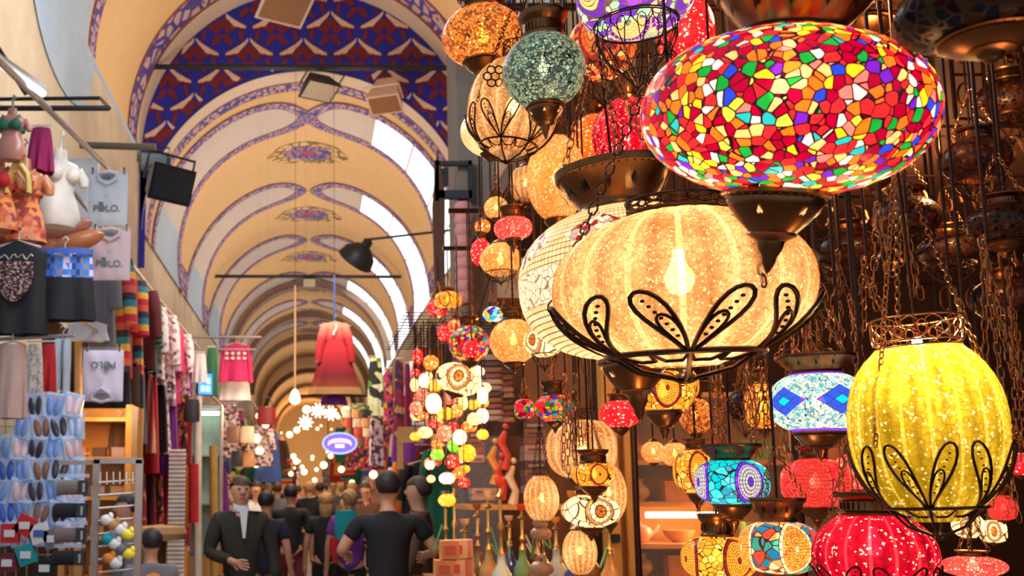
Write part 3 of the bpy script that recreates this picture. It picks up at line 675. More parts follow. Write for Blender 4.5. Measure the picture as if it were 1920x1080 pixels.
L(1015, 935, 64, 90, 3.0, G['white'], 'cream ribbed egg lamp with stone beads hanging below it', top='crown', bot='basket', light=1.8, rib=12, ribamp=.03, nb=.3, btall=.3, name='ribbed_glass_lamp')
L(1087, 1035, 62, 86, 3.0, G['white'], 'cream ribbed egg lamp at the bottom edge under the scrollwork lamp', top='cap', bot='cap', light=1.8, rib=12, ribamp=.03, nb=.3, name='ribbed_glass_lamp')
L(963, 640, 90, 86, 3.2, G['ambersoft'], 'amber crackle globe lamp left of the cream openwork lamp', bot='cup', light=1.2, btall=.6)
L(1020, 640, 76, 60, 2.9, G['cmed'], 'cream lamp with dark openwork beside the amber crackle globe', bot='basket', light=1.4, nb=.4, btall=.8)
L(925, 590, 40, 32, 3.6, G['bluesm'], 'tiny blue and turquoise mosaic lamp', bot='cap', light=.8)
L(962, 428, 72, 42, 3.0, G['pink'], 'pink crackle lamp with bronze cup', bot='cup', light=1.2, nt=.6, tall=2.2, btall=1.6, p=2.6)
L(938, 487, 78, 66, 3.3, G['ambersoft'], 'gold crackle globe lamp with wire basket under the pink lamp', bot='basket', light=1.2, nb=.5, btall=.5, top='cap')
L(902, 474, 40, 56, 3.6, G['red'], 'red-orange globe lamp left of the gold crackle globe', bot='cap', light=1)
L(930, 390, 46, 44, 3.4, G['ambersoft'], 'small amber globe lamp above the pink lamp', bot='cap', light=1)
L(986, 345, 60, 66, 3.2, G['white'], 'small cream lantern with an umbrella-shaped wire top', bot='basket', light=1, nb=.3, btall=.4, top='cap', p=3)
L(905, 425, 30, 28, 4.2, SM['orange'], 'tiny orange lamp left of the pink lamp', bot='cap', top='cap')
L(840, 563, 52, 32, 4.6, G['ymed'], 'yellow medallion lamp at the top of the blurred cluster', bot='cap', light=.7, p=2.8)
L(822, 578, 44, 32, 4.8, G['red'], 'red lamp half behind the topmost yellow medallion lamp', bot='cap', light=.7)
L(858, 610, 38, 26, 4.4, G['omed'], 'red and yellow patterned lamp below the topmost yellow medallion lamp', bot='cap', light=.7)
L(835, 625, 32, 34, 4.7, G['red'], 'plain red globe left of the red and yellow patterned lamp', bot='cap', light=.7, top='cap')
L(880, 645, 78, 72, 4.0, G['multis'], 'round multicoloured mosaic lamp with a red heart, above the cream dish lamp', bot='cap', light=.6)
L(884, 655, 34, 36, 3.8, G['red'], 'small red lamp in front of the round multicoloured mosaic lamp', bot='cap', light=.6, top='cap')
L(860, 711, 88, 60, 4.2, G['cmed'], 'cream dish lamp with dotted spiral in the blurred cluster', bot='cap', light=1.2, tilt=18)
L(1430, 762, 62, 84, 2.9, G['ymed'], 'tall yellow mosaic lamp behind the hanging chains', bot='cap', light=1, p=3)
L(1290, 722, 40, 62, 2.9, G['ymed'], 'narrow yellow mosaic lamp right of the hanging medallion lamp', bot='cap', light=.8)
L(1305, 780, 60, 70, 3.4, G['amber'], 'dull brown crackle lamp behind the hanging medallion lamp', bot='cap', light=.3)
L(1225, 848, 44, 42, 3.4, G['ambersoft'], 'left one of two dim amber globes', bot='cap', light=.4, top='cap')
L(1265, 852, 50, 46, 3.2, G['ambersoft'], 'right one of two dim amber globes', bot='cap', light=.4, top='cap')
L(1825, 1062, 110, 40, 2.4, G['pink'], 'flat pink lamp at the bottom edge right of the red ribbed lamp', bot='cap', light=.8)
L(1815, 985, 54, 48, 2.9, G['cmed'], 'cream globe lamp below the yellow lamp', bot='cap', light=1)
L(1862, 996, 44, 40, 3.0, G['cmed'], 'cream drum lamp right of the cream globe lamp', bot='cap', light=1, p=4)
L(1880, 952, 46, 44, 2.8, G['rmed'], 'red patterned drum lamp at the right edge', bot='cap', light=.4, p=4)
L(1912, 870, 40, 44, 2.8, G['red'], 'red globe lamp cut by the right edge', bot='cap', light=.6)
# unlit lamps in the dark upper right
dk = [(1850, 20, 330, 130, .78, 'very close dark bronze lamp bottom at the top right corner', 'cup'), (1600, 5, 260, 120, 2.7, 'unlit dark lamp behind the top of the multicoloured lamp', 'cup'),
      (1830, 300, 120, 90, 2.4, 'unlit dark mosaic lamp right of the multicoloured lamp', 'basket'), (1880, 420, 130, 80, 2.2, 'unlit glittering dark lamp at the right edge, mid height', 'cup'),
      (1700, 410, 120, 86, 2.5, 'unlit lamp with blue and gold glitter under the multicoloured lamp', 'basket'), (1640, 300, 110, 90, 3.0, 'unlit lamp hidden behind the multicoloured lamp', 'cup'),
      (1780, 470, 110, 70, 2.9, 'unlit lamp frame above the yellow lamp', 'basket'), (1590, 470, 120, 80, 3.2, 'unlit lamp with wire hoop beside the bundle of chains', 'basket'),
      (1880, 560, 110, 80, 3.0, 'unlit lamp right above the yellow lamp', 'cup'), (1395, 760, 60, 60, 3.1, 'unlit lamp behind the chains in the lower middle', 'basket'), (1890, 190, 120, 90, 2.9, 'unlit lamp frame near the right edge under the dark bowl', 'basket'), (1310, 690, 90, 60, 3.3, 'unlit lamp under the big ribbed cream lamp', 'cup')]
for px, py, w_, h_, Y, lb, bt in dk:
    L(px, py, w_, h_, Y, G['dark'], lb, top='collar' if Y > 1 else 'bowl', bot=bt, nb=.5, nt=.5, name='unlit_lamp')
# small blurred lamps on the left of the display
NM = dict(cream='pale cream', yellow='yellow', orange='orange', red='red', pink='pink', green='green', white='white')
cl = [(808, 680, 30, 28, 'orange', 'just above the cream dish lamp'), (783, 668, 20, 30, 'red', 'at the upper left of the cluster'), (795, 714, 20, 28, 'white', 'left of the cream dish lamp, taller than wide'), (815, 723, 30, 24, 'yellow', 'touching the left side of the cream dish lamp'),
      (777, 722, 16, 26, 'cream', 'at the left edge of the cluster'), (790, 740, 26, 24, 'pink', 'below the taller white lamp'), (813, 757, 30, 40, 'white', 'brightest in the middle of the cluster'), (802, 745, 24, 20, 'cream', 'next to the upper pink one'),
      (835, 776, 36, 24, 'yellow', 'under the cream dish lamp'), (780, 766, 24, 26, 'pink', 'above an orange one at the left edge'), (792, 780, 26, 16, 'orange', 'flat, at the left edge'), (797, 811, 28, 22, 'cream', 'tilted, right of the wooden sign'),
      (833, 813, 28, 30, 'pink', 'with a dark centre, mid cluster'), (857, 770, 22, 26, 'orange', 'right of the yellow one under the dish lamp'), (868, 755, 18, 30, 'cream', 'narrow, under the dish lamp'), (889, 786, 26, 24, 'cream', 'right side of the cluster'),
      (904, 780, 24, 30, 'white', 'far right of the cluster'), (862, 820, 26, 30, 'white', 'cone-shaped, mid right'), (851, 836, 24, 26, 'green', 'beside the cone-shaped white one'), (820, 833, 24, 16, 'orange', 'above the green bowl'),
      (820, 853, 26, 22, 'green', 'bowl-shaped, lower left'), (875, 850, 34, 34, 'yellow', 'green-tinted on one side, lower right'), (806, 872, 18, 18, 'white', 'below the green bowl'), (848, 866, 28, 26, 'red', 'lower middle'),
      (838, 897, 30, 22, 'white', 'flat, low in the cluster'), (838, 938, 32, 24, 'yellow', 'lowest of the cluster'), (860, 886, 26, 24, 'orange', 'beside the low flat white one'), (808, 898, 16, 14, 'cream', 'lower left, tiny'),
      (905, 742, 20, 34, 'white', 'bell-shaped, right of the dish lamp'), (880, 800, 30, 22, 'orange', 'between the cream ones on the right'), (850, 800, 22, 20, 'red', 'between pink and orange ones'), (870, 905, 22, 20, 'red', 'low right'),
      (812, 795, 22, 18, 'red', 'left of the pink one with dark centre'), (845, 750, 26, 18, 'pink', 'tucked under the dish lamp edge'), (905, 815, 22, 20, 'yellow', 'right side, above the box tower'), (892, 722, 18, 16, 'orange', 'right of the dish lamp spiral')]
proto = {}
CL_RAIL = 2.46; SMR = []
for i, (px, py, w_, h_, cn, wh) in enumerate(cl):
    Y = 5.1
    while any((P(px, py, Y)-q[0]).length < (w_*Y/F+q[1])*.62 for q in SMR) and Y < 6.2: Y += .05
    SMR.append((P(px, py, Y), w_*Y/F))
    if cn not in proto:
        t = proto[cn] = L(px, py, 30, 26, 5.5, SM[cn], '', top='cap', bot='cap', up=False, name='small_lamp', seg=20)
        m = MB(); m.tube([(0, 0, 0), (0, 0, 1)], .004, 5); co = m.build('cord', IRON, t, loc=(0, 0, .04))
    else: t = copy_tree(proto[cn])
    s_ = w_*Y/(30*5.5); t.location = P(px, py, Y); zs = s_*(h_/w_)/(26/30); t.scale = (s_, s_, zs)
    for ch in t.children:
        if ch.name.startswith('cord'): ch.scale = (1, 1, max(.1, (CL_RAIL-t.location.z)/zs-.04))
    t['label'] = f'small blurred {NM[cn]} glass lamp {wh}'; t['category'] = 'lamp'; t['group'] = 'small hanging lamps of the blurred cluster'
rg = random.Random(5)
for i in range(34):
    cn = ['yellow', 'orange', 'cream', 'white', 'orange', 'yellow', 'red', 'cream'][i % 8]; px = rg.uniform(778, 915); py = rg.uniform(690, 880); Y = 5.3; w_ = rg.uniform(16, 26)
    if px < 800 and py > 830 or py > 700+ (915-px)*9: continue
    while any((P(px, py, Y)-q[0]).length < (w_*Y/F+q[1])*.62 for q in SMR) and Y < 6.25: Y += .05
    SMR.append((P(px, py, Y), w_*Y/F)); t = copy_tree(proto[cn]); s_ = w_*Y/(30*5.5); t.location = P(px, py, Y); t.scale = (s_, s_, s_)
    for ch in t.children:
        if ch.name.startswith('cord'): ch.scale = (1, 1, max(.1, (CL_RAIL-t.location.z)/s_-.04))
    t['label'] = f'little {NM[cn]} lamp deep in the blurred cluster, half hidden by the others'; t['category'] = 'lamp'; t['group'] = f'little {NM[cn]} lamps deep in the cluster'
for px, py, Y, e in ((830, 740, 5.0, 6), (860, 820, 5.0, 5)):
    l = bpy.data.lights.new('cluster_light', 'POINT'); l.energy = e; l.color = WARM; l.shadow_soft_size = .1; o = bpy.data.objects.new('cluster_light', l); o.location = P(px, py, Y); C.objects.link(o)
# ---------------------------------------------------------------- right hand side: shop front, rails, goods
DWOOD = m_plaster('dark_shop_wood', (.09, .030, .010), (.035, .011, .005), 3)
BWOOD = plain('warm_brown_wood', (.24, .075, .02), .45, 0, .35, 6)
OWOOD = plain('orange_varnished_wood', (.62, .27, .05), .45, 0, .3, 5)
STONE = m_plaster('grey_stone', (.24, .17, .13), (.10, .07, .055), 4)
STEEL = plain('grey_steel', (.42, .38, .36), .4, .7, .1); BLACK = plain('black_metal', (.02, .02, .024), .45, .3, .1)
def box_obj(name, c, d, mat, parent=None, rot=None):
    m = MB(); m.box((0, 0, 0), d, rot); return m.build(name, mat, parent, False, c)
def cyl(name, a, b, r, mat, parent=None, n=10):
    m = MB(); m.tube([a, b], r, n); return m.build(name, mat, parent)
m = MB(); m.box((3.4, 3.2, 3.36), (4.6, 8.2, .12)); struct(m, 'ceiling', DWOOD, False)
m = MB(); m.box((3.85, 7.35, 1.7), (3.7, .1, 3.4)); struct(m, 'wall_shop_back', DWOOD, False)
m = MB(); m.box((5.75, 3.2, 1.7), (.1, 8.2, 3.4)); struct(m, 'wall_shop_side', DWOOD, False)
m = MB(); m.box((1.18, 7.3, 2.5), (.26, .5, 5.0)); struct(m, 'trim_10', STONE, False)
m = MB(); m.box((2.0, 14.5+20, 1.6), (.15, 54, 3.2)); struct(m, 'wall_shops_right', DWOOD, False)
m = MB(); m.box((-2.35, 14.5+20, 1.55), (.15, 51, 3.1)); struct(m, 'wall_shops_left', DWOOD, False)
m = MB(); m.box((1.55, 7.35, 1.0), (.9, .1, 4.0)); struct(m, 'wall_display', BWOOD, False)
for y in (1.3, 1.75, 2.2, 2.6, 3.0, 3.4, 3.8):
    tag(cyl('hanging_rail', (.2+.13*y, y, 3.3), (3.2, y, 3.3), .015, IRON), 'dark iron rail the hanging lamps are fixed to, overhead', 'rail', 'overhead lamp rails')
for y, z, xa in ((4.05, 2.74, .56), (4.7, 2.74, .62)):
    tag(cyl('hanging_rail', (xa, y, z), (1.9, y, z), .012, IRON), 'dark iron rail above the blurred lamp cluster', 'rail', 'rails above the lamp cluster')
m = MB()
for i in range(13): m.tube([(.48+.06*i, 4.95, 2.47), (.48+.06*i, 6.3, 2.47)], .003, 4)
for i in range(14): m.tube([(.46, 4.95+.1*i, 2.475), (1.9, 4.95+.1*i, 2.475)], .003, 4)
tag(m.build('hanging_grid', IRON), 'dark wire grid the small blurred lamps hang from', 'wire grid')
tag(cyl('rail_post', (1.9, 4.0, 0), (1.9, 4.0, 3.3), .02, IRON), 'dark iron post carrying the rails of the lamp cluster', 'post')
tag(cyl('rail_post', (1.9, 6.0, 0), (1.9, 6.0, 3.3), .02, IRON), 'dark iron post at the back of the lamp cluster rails', 'post')
# door post and lit display cabinet behind the lamps
a_ = P(1150, 1080, 6.4); m = MB(); m.box((a_.x, 6.4, 1.25), (.09, .09, 2.5)); po = m.build('door_post', OWOOD, None, False); tag(po, 'light brown wooden door post of the lamp shop', 'post')
box_obj('hinge', (a_.x, 6.34, P(0, 1008, 6.4).z), (.06, .03, .05), BLACK, po)
cb = empty('display_cabinet', (2.75, 6.6, 0), 'glass display cabinet with lit shelves behind the hanging lamps', 'cabinet')
cw = 1.55
for x in (-cw/2, cw/2): box_obj('side_panel', (x, 0, 1.1), (.04, .5, 2.2), OWOOD, cb)
shz = [P(0, p_, 6.5).z for p_ in (1085, 1022, 945, 868)]
for z in shz+[2.2]: box_obj('shelf', (0, 0, z), (cw-.04, .48, .03), OWOOD, cb)
box_obj('back_panel', (0, .25, 1.1), (cw, .02, 2.2), plain('amber_cabinet_back', (.36, .15, .02), .6), cb)
box_obj('glass_front', (0, -.26, 1.3), (cw-.06, .008, 1.8), clear('cabinet_glass', (1, .93, .82), .05, .05), cb)
g_ = box_obj('strip_light', (-.36, -.12, P(0, 966, 6.4).z), (.55, .05, .035), glow('warm_strip_glow', (1, .86, .6), 9), cb)
l = bpy.data.lights.new('strip_light_lamp', 'POINT'); l.energy = 16; l.color = (1, .62, .28); l.shadow_soft_size = .1; o = bpy.data.objects.new('strip_light_lamp', l); o.location = (2.4, 6.42, P(0, 966, 6.4).z-.05); C.objects.link(o)
l = bpy.data.lights.new('shop_fill', 'POINT'); l.energy = 40; l.color = (1, .50, .22); l.shadow_soft_size = .15; o = bpy.data.objects.new('shop_fill', l); o.location = (2.9, 4.9, 2.9); C.objects.link(o)  # unseen warm fill added under the shop ceiling
for x, y, z, e in ((.75, 1.9, 1.15, 6), (1.7, 2.5, 2.5, 22), (1.0, 2.3, 2.75, 10), (1.35, 4.6, 1.9, 20), (1.25, 1.5, 1.1, 5), (2.4, 3.6, 2.2, 20)):      # unseen warm fill lights added among the lamps
    l = bpy.data.lights.new('shop_warm_fill', 'POINT'); l.energy = e; l.color = (1, .46, .16); l.shadow_soft_size = .03; o = bpy.data.objects.new('shop_warm_fill', l); o.location = (x, y, z); C.objects.link(o)
def ceramic(kind, loc, s, mat, label, group):
    m = MB()
    if kind == 0: m.lathe([(0.001, 0), (.3, 0), (.34, .06), (.62, .35), (.66, .6), (.5, .85), (.3, 1.0), (.26, 1.15), (.36, 1.3), (.33, 1.3), (.22, 1.15)], 16)
    elif kind == 1: m.lathe([(.001, 0), (.4, 0), (.42, .06), (.8, .35), (.95, .7), (.9, .7), (.7, .35), (.001, .12)], 18)
    elif kind == 2: m.lathe([(.001, 0), (.32, .02), (.55, .3), (.6, .5), (.5, .72), (.2, .85), (.08, .9), (.1, 1.0), (.001, 1.05)], 16)
    else: m.box((0, 0, .35), (1.1, .6, .7)); m.box((0, 0, .72), (1.16, .64, .08))
    if kind == 2: m.tube([(.5, 0, .4), (.8, 0, .55), (.95, 0, .85)], [.12, .08, .06], 8); m.tube([(-.5, 0, .65), (-.8, 0, .6), (-.82, 0, .35), (-.5, 0, .25)], .06, 6)
    m.v = [(x*s, y*s, z*s) for x, y, z in m.v]
    o = m.build({0: 'ceramic_vase', 1: 'ceramic_bowl', 2: 'teapot', 3: 'gift_box'}[kind], mat, None, kind != 3, loc)
    return tag(o, label, {0: 'vase', 1: 'bowl', 2: 'teapot', 3: 'box'}[kind], group)
CER = [plain('glaze_'+n, c, .25, 0, .3, 14) for n, c in (('cream', (.75, .5, .28)), ('red', (.6, .06, .03)), ('orange', (.75, .28, .05)), ('pink', (.7, .3, .25)), ('green', (.15, .35, .12)), ('brown', (.3, .12, .05)))]
CN = ['cream', 'red', 'orange', 'pink', 'green', 'brown']; KN = ['vase', 'bowl', 'teapot', 'box']
ro = ['lowest', 'second', 'third', 'top']
for r_, z in enumerate(shz):
    for i in range(6):
        kd = (i*3+r_*2) % 4; ci = (i*2+r_*3+i//3) % 6; s_ = (.11, .11, .13, .17)[kd]
        ceramic(kd, (2.08+.25*i, 6.52, z+.016), s_, CER[ci], f'{CN[ci]} {KN[kd]} on the {ro[r_]} cabinet shelf, place {["at the left end","second from left","left of the middle","right of the middle","second from right","at the right end"][i]}', 'ceramics in the lit cabinet')
# table with hookahs and boxes
tb = empty('display_table', (1.12, 5.5, 0), 'low display table crowded with glass water pipes', 'table')
tz = 1.12
box_obj('table_top', (0, 0, tz-.02), (.95, 1.1, .04), BWOOD, tb)
for sx in (-.42, .42):
    for sy in (-.5, .5): box_obj('leg', (sx, sy, (tz-.04)/2), (.05, .05, tz-.04), BWOOD, tb)
GL = [clear('glass_'+n, c, .7, .1) for n, c in (('green', (.25, .45, .2)), ('blue', (.06, .08, .3)), ('clear', (.75, .85, .75)), ('amber', (.7, .4, .15)), ('brown', (.3, .14, .06)))]; GN = ['green', 'blue', 'clear', 'amber', 'brown']
BRASS = plain('polished_brass', (.60, .36, .12), .3, .9, .1)
WH = ['front left corner of the table', 'front edge, second from left', 'front edge, middle of the table', 'front edge, second from right', 'front right corner of the table', 'middle row at the left', 'middle row, second', 'middle row, centre', 'middle row, fourth', 'middle row at the right', 'back row at the left', 'back row, second', 'back row, centre', 'back row, fourth', 'back row at the right']
for i in range(15):
    gi = (i*2+i//5) % 5; x = .76+.18*(i % 5); y = 5.12+.36*(i//5); h = .34+.07*((i*3) % 4)
    r = empty('water_pipe', (x, y, tz), f'{GN[gi]} glass water pipe, {WH[i]}', 'water pipe', 'water pipes on the display table')
    m = MB(); m.lathe([(.001, 0), (.045, 0), (.055, .02), (.05, .07), (.022, .12), (.018, .16), (.022, .17)], 14); m.build('glass_base', GL[gi], r)
    m = MB(); m.lathe([(.012, .16), (.02, .17), (.008, .2), (.008, h*.5), (.018, h*.55), (.008, h*.6), (.009, h*.8), (.025, h*.82), (.006, h*.86), (.006, h*.9)], 10); m.build('stem', BRASS, r)
    m = MB(); m.lathe([(.006, h*.9), (.02, h*.93), (.026, h), (.02, h), (.001, h*.95)], 10); m.build('bowl', CER[i % 6], r)
    m = MB(); a0 = i*.9; m.tube([(math.cos(a0)*(.02+.05*math.sin(t*PI)), math.sin(a0+.4*t)*(.02+.05*math.sin(t*PI)), .2+(h*.6-.2)*t-.1*math.sin(t*PI)) for t in [q/9 for q in range(10)]], .005, 5); m.build('hose', GL[(gi+2) % 5] if i % 2 else CER[4], r)
# carton cubes stacked by the aisle
CARD = [plain('carton_'+n, c, .6, 0, .3, 20) for n, c in (('orange', (.8, .30, .10)), ('cream', (.75, .5, .32)), ('pink', (.72, .30, .22)))]
sp = [(838, 1010, 'upper left'), (852, 985, 'topmost'), (868, 1000, 'upper right'), (828, 1038, 'left'), (848, 1045, 'middle'), (870, 1040, 'right of the middle'), (812, 1066, 'bottom left'), (836, 1072, 'bottom middle'), (862, 1078, 'bottom right')]
st = box_obj('side_stand', (P(841, 1080, 4.9).x, 4.9, .55), (.24, .24, 1.1), BWOOD); tag(st, 'low brown stand under the cartons at the aisle', 'stand')
for i, (px, py, wh) in enumerate(sp):
    p = P(px, py, 5.15); o = box_obj('gift_carton', (p.x-.03+.0, 4.85+.05*(i % 3), 1.10+.09*(2-i//3)+.045), (.085, .085, .085), CARD[i % 3], None, Matrix.Rotation(.3*math.sin(i*2.1), 3, 'Z')); tag(o, f'small {["orange","cream","pink"][i%3]} patterned carton, {wh} of the pile by the aisle', 'box', 'cartons by the aisle')
    box_obj('printed_label', (0, -.0435, 0), (.05, .003, .04), CER[1], o)
# stacked books, boxes and purse columns on the display wall
PUR_ = [plain('purse_'+n, c, .45, .2, .35, 40) for n, c in (('plum', (.20, .07, .08)), ('grey', (.32, .24, .22)), ('brown', (.22, .10, .05)), ('dusty', (.42, .26, .22)), ('dark', (.08, .04, .05)))]
PN = ['plum', 'grey', 'brown', 'dusty pink', 'dark']
def stack(px, py0, py1, wpx, Y, n, name, cat, what, mats, names, grp, dep=.14):
    for i in range(n):
        z0 = P(px, py0+(py1-py0)*(i+1)/n, Y).z; z1 = P(px, py0+(py1-py0)*i/n, Y).z; k = (i*3+n) % len(mats)
        p = P(px, (py0+py1)/2, Y); x = p.x
        m = MB(); hh = (z1-z0)*.94; W = S(wpx, Y)*(1-.05*(i % 2))
        if cat == 'purse':
            m.lathe([(.001, -hh*.5), (W*.45, -hh*.46), (W*.5, -hh*.2), (W*.46, hh*.3), (W*.3, hh*.5), (.001, hh*.5)], 16, sx=1, sy=.4)
        else:
            m.box((0, 0, 0), (W, dep, hh))
        o = m.build(name, mats[k], None, cat == 'purse', (x, Y, (z0+z1)/2)); tag(o, f'{names[k]} {what}, {"top" if i == 0 else "bottom" if i == n-1 else ["second","third","fourth","fifth","sixth","seventh","eighth","ninth","tenth","eleventh"][min(i-1,9)]+" from the top"} of its {"strand" if cat=="purse" else "stack"}', cat, grp)
        if cat != 'purse': box_obj('cover_strip', (0, -dep/2-.002, -hh*.1), (W*.7, .004, hh*.35), mats[(k+2) % len(mats)], o)
stack(922, 665, 790, 46, 6.2, 11, 'beaded_purse', 'purse', 'beaded purse', PUR_, PN, 'left strand of beaded purses', .1)
stack(948, 690, 792, 34, 6.3, 9, 'beaded_purse', 'purse', 'beaded purse on the shorter right strand', PUR_, PN, 'right strand of beaded purses', .1)
tag(box_obj('hanging_board', (P(935, 700, 6.4).x, 6.42, P(935, 725, 6.4).z), (.30, .03, .62), DWOOD), 'dark backing board behind the strands of purses', 'board')
stack(890, 808, 868, 30, 6.2, 4, 'spice_tin', 'tin', 'tea tin right of the blurred lamps', PUR_, PN, 'tea tins by the blurred lamps')
stack(1000, 790, 925, 42, 6.4, 9, 'book', 'book', 'wide flat box by the wall', PUR_, PN, 'flat boxes stacked by the wall')
stack(905, 915, 950, 46, 6.2, 3, 'book', 'book', 'flat box above the water pipes', PUR_, PN, 'flat boxes above the water pipes')
# figurines / dolls between them
for i, (px, py, c, wh) in enumerate(((938, 895, 1, 'red curved'), (960, 905, 0, 'cream standing'), (945, 840, 1, 'red hanging'), (926, 868, 2, 'orange small'))):
    p = P(px, py, 6.1); m = MB(); m.tube([(0, 0, -.13), (.02, 0, -.05), (-.02, 0, .03), (.01, 0, .1)], [.032, .022, .03, .014], 8); m.ball((.012, 0, .13), .02, n=8, m=6); o = m.build('figurine', CER[c], None, True, p); tag(o, f'{wh} figurine on the display wall beside the boxes', 'figurine', None)
tag(box_obj('wall_shelf', (P(960, 932, 6.2).x, 6.2, P(960, 950, 6.2).z), (.62, .45, .03), OWOOD), 'orange wooden shelf under the figurines', 'shelf')
# beads under the cream egg lamp
bd = empty('bead_string', P(1015, 1030, 3.0), 'string of round stone beads hanging under the cream ribbed egg lamp', 'bead string')
m = MB(); m.tube([(0, 0, -.09), (0, 0, .10)], .003, 5); m.build('cord', IRON, bd)
for z, r in ((.075, .024), (.045, .032), (-.02, .014), (-.055, .036), (-.083, .020)):
    m = MB(); m.ball((0, 0, z), r, r, r*.62, 14, 8); m.build('bead', plain('veined_stone', (.55, .28, .16), .3), bd)
# chains hanging loose in the dark part of the shop
rng = random.Random(3)
def hangchain(px, py0, py1, Y, n, sp_, lab, Lk=.03, col=CHN):
    root = empty('chain_bundle', P(px, py0, Y), lab, 'chains', None); top = P(px, py0, Y)
    m = MB(); m.tube([(0, 0, 0), (0, 0, CEIL-top.z+.03)], .004, 5); m.build('hook', IRON, root)
    for i in range(n):
        mm = MB(); dx = (i-(n-1)/2)*S(sp_, Y)/max(1, n-1) if n > 1 else 0
        chain_pts(mm, (dx*.2, .01*i, 0), (dx+rng.uniform(-.01, .01), rng.uniform(-.03, .03), P(px, py1-rng.random()*60, Y).z-top.z), L=Lk, r=.0016, W=Lk*.42); mm.build('chain', col, root)
for a in ((1530, 470, 690, 2.0, 5, 60, 'bundle of long-linked copper chains at the right edge of the big ribbed cream lamp', .042), (1575, 470, 690, 2.1, 4, 40, 'second bundle of copper chains, beside the first'), (1625, 480, 640, 2.4, 4, 40, 'thin chains above and left of the yellow lamp'),
          (1500, 500, 820, 2.2, 3, 30, 'chains falling between the big ribbed lamp and the blue diamond lamp'), (1440, 690, 900, 2.3, 4, 70, 'chains hanging over the yellow mosaic lamp'), (1400, 660, 860, 2.5, 3, 40, 'chains in the lower middle, left of the yellow mosaic lamp'), (1350, 680, 850, 2.4, 3, 30, 'chains over the bronze bowl of the teal lamp'),
          (1600, 560, 800, 2.3, 3, 26, 'chains behind the blue diamond lamp'), (1850, 440, 760, 2.0, 4, 60, 'chains right of the yellow lamp'), (1895, 500, 900, 2.3, 3, 30, 'chains at the right edge of the picture'), (1700, 400, 560, 1.9, 3, 40, 'reddish chains above the yellow lamp'), (1650, 380, 560, 1.8, 3, 50, 'chains just below the multicoloured lamp'),
          (1805, 560, 700, 2.2, 3, 30, 'short chains above the right shoulder of the yellow lamp'), (1080, 700, 880, 2.7, 3, 26, 'chains between the amber globe and the red globe'), (1060, 700, 930, 2.9, 3, 20, 'thin chains above the wide cream ribbed lamp'), (1340, 700, 1060, 2.7, 2, 16, 'long thin chains left of the teal lamp'), (1580, 740, 1000, 2.1, 2, 20, 'chains left of the yellow lamp, low'), (1880, 760, 1000, 2.4, 3, 40, 'chains low at the right edge')):
    hangchain(*a)
# wrought iron scroll racks in the dark
def scroll(px, py, w_, h_, Y, lab):
    root = empty('scroll_rack', P(px, py, Y), lab, 'iron rack'); W = S(w_, Y); H = S(h_, Y)
    m = MB()
    for x in (-W/2, W/2): m.tube([(x, 0, -H/2), (x, 0, max(H/2, CEIL-root.location.z))], .006, 6)
    for z in (-H/2, 0, H/2): m.tube([(-W/2, 0, z), (W/2, 0, z)], .005, 6)
    m.build('frame', IRON, root)
    for i in range(8):
        m = MB(); cx = -W/2+W*((i % 4)+.5)/4; cz = -H/4+H/2*(i//4); 
        m.tube([(cx+W*.10*math.cos(a)*(1-a/9), 0.01, cz+H*.2*math.sin(a)*(1-a/9)) for a in [q*.5 for q in range(14)]], .004, 5); m.build('scroll', CHN, root)
for a in ((1810, 330, 260, 200, 2.8, 'wrought iron scroll rack right of the multicoloured lamp'), (1640, 450, 240, 170, 3.2, 'wrought iron scroll rack below the multicoloured lamp'), (1850, 520, 200, 180, 3.3, 'wrought iron scroll rack above the yellow lamp'), (1450, 640, 260, 150, 3.5, 'wrought iron scroll rack behind the chains'), (1880, 140, 200, 180, 3.0, 'wrought iron scroll rack under the dark bronze bowl')): scroll(*a)
# wall display: rack with spoon strands, frames near the pillar
fr = empty('wall_bracket', P(850, 340, 7.0), 'black square metal bracket fixed beside the stone pillar', 'bracket')
for (x, z, w_, h_) in ((0, .13, .26, .03), (0, -.10, .26, .06), (-.12, 0, .03, .3), (.12, 0, .03, .3)): box_obj('bar', (x, 0, z), (w_, .04, h_), BLACK, fr)
pr = P(870, 475, 6.9); m = MB()
for i in range(9): m.lathe([(.055, -.36+.08*i), (.066, -.34+.08*i), (.066, -.31+.08*i), (.055, -.28+.08*i)], 16)
o = m.build('lampshade_roll', plain('dusty_pink_cloth', (.42, .16, .14), .7), None, True, pr); tag(o, 'dusty pink ribbed fabric roll hanging on the stone pillar', 'fabric roll')
m = MB(); m.prism([(-.03, -.5), (.03, -.55), (.05, .3), (.0, .62), (-.04, .2)], -.02, .02); o = m.build('pointed_board', DWOOD, None, False, P(822, 440, 7.0)); tag(o, 'dark pointed board standing up beside the black bracket', 'board')
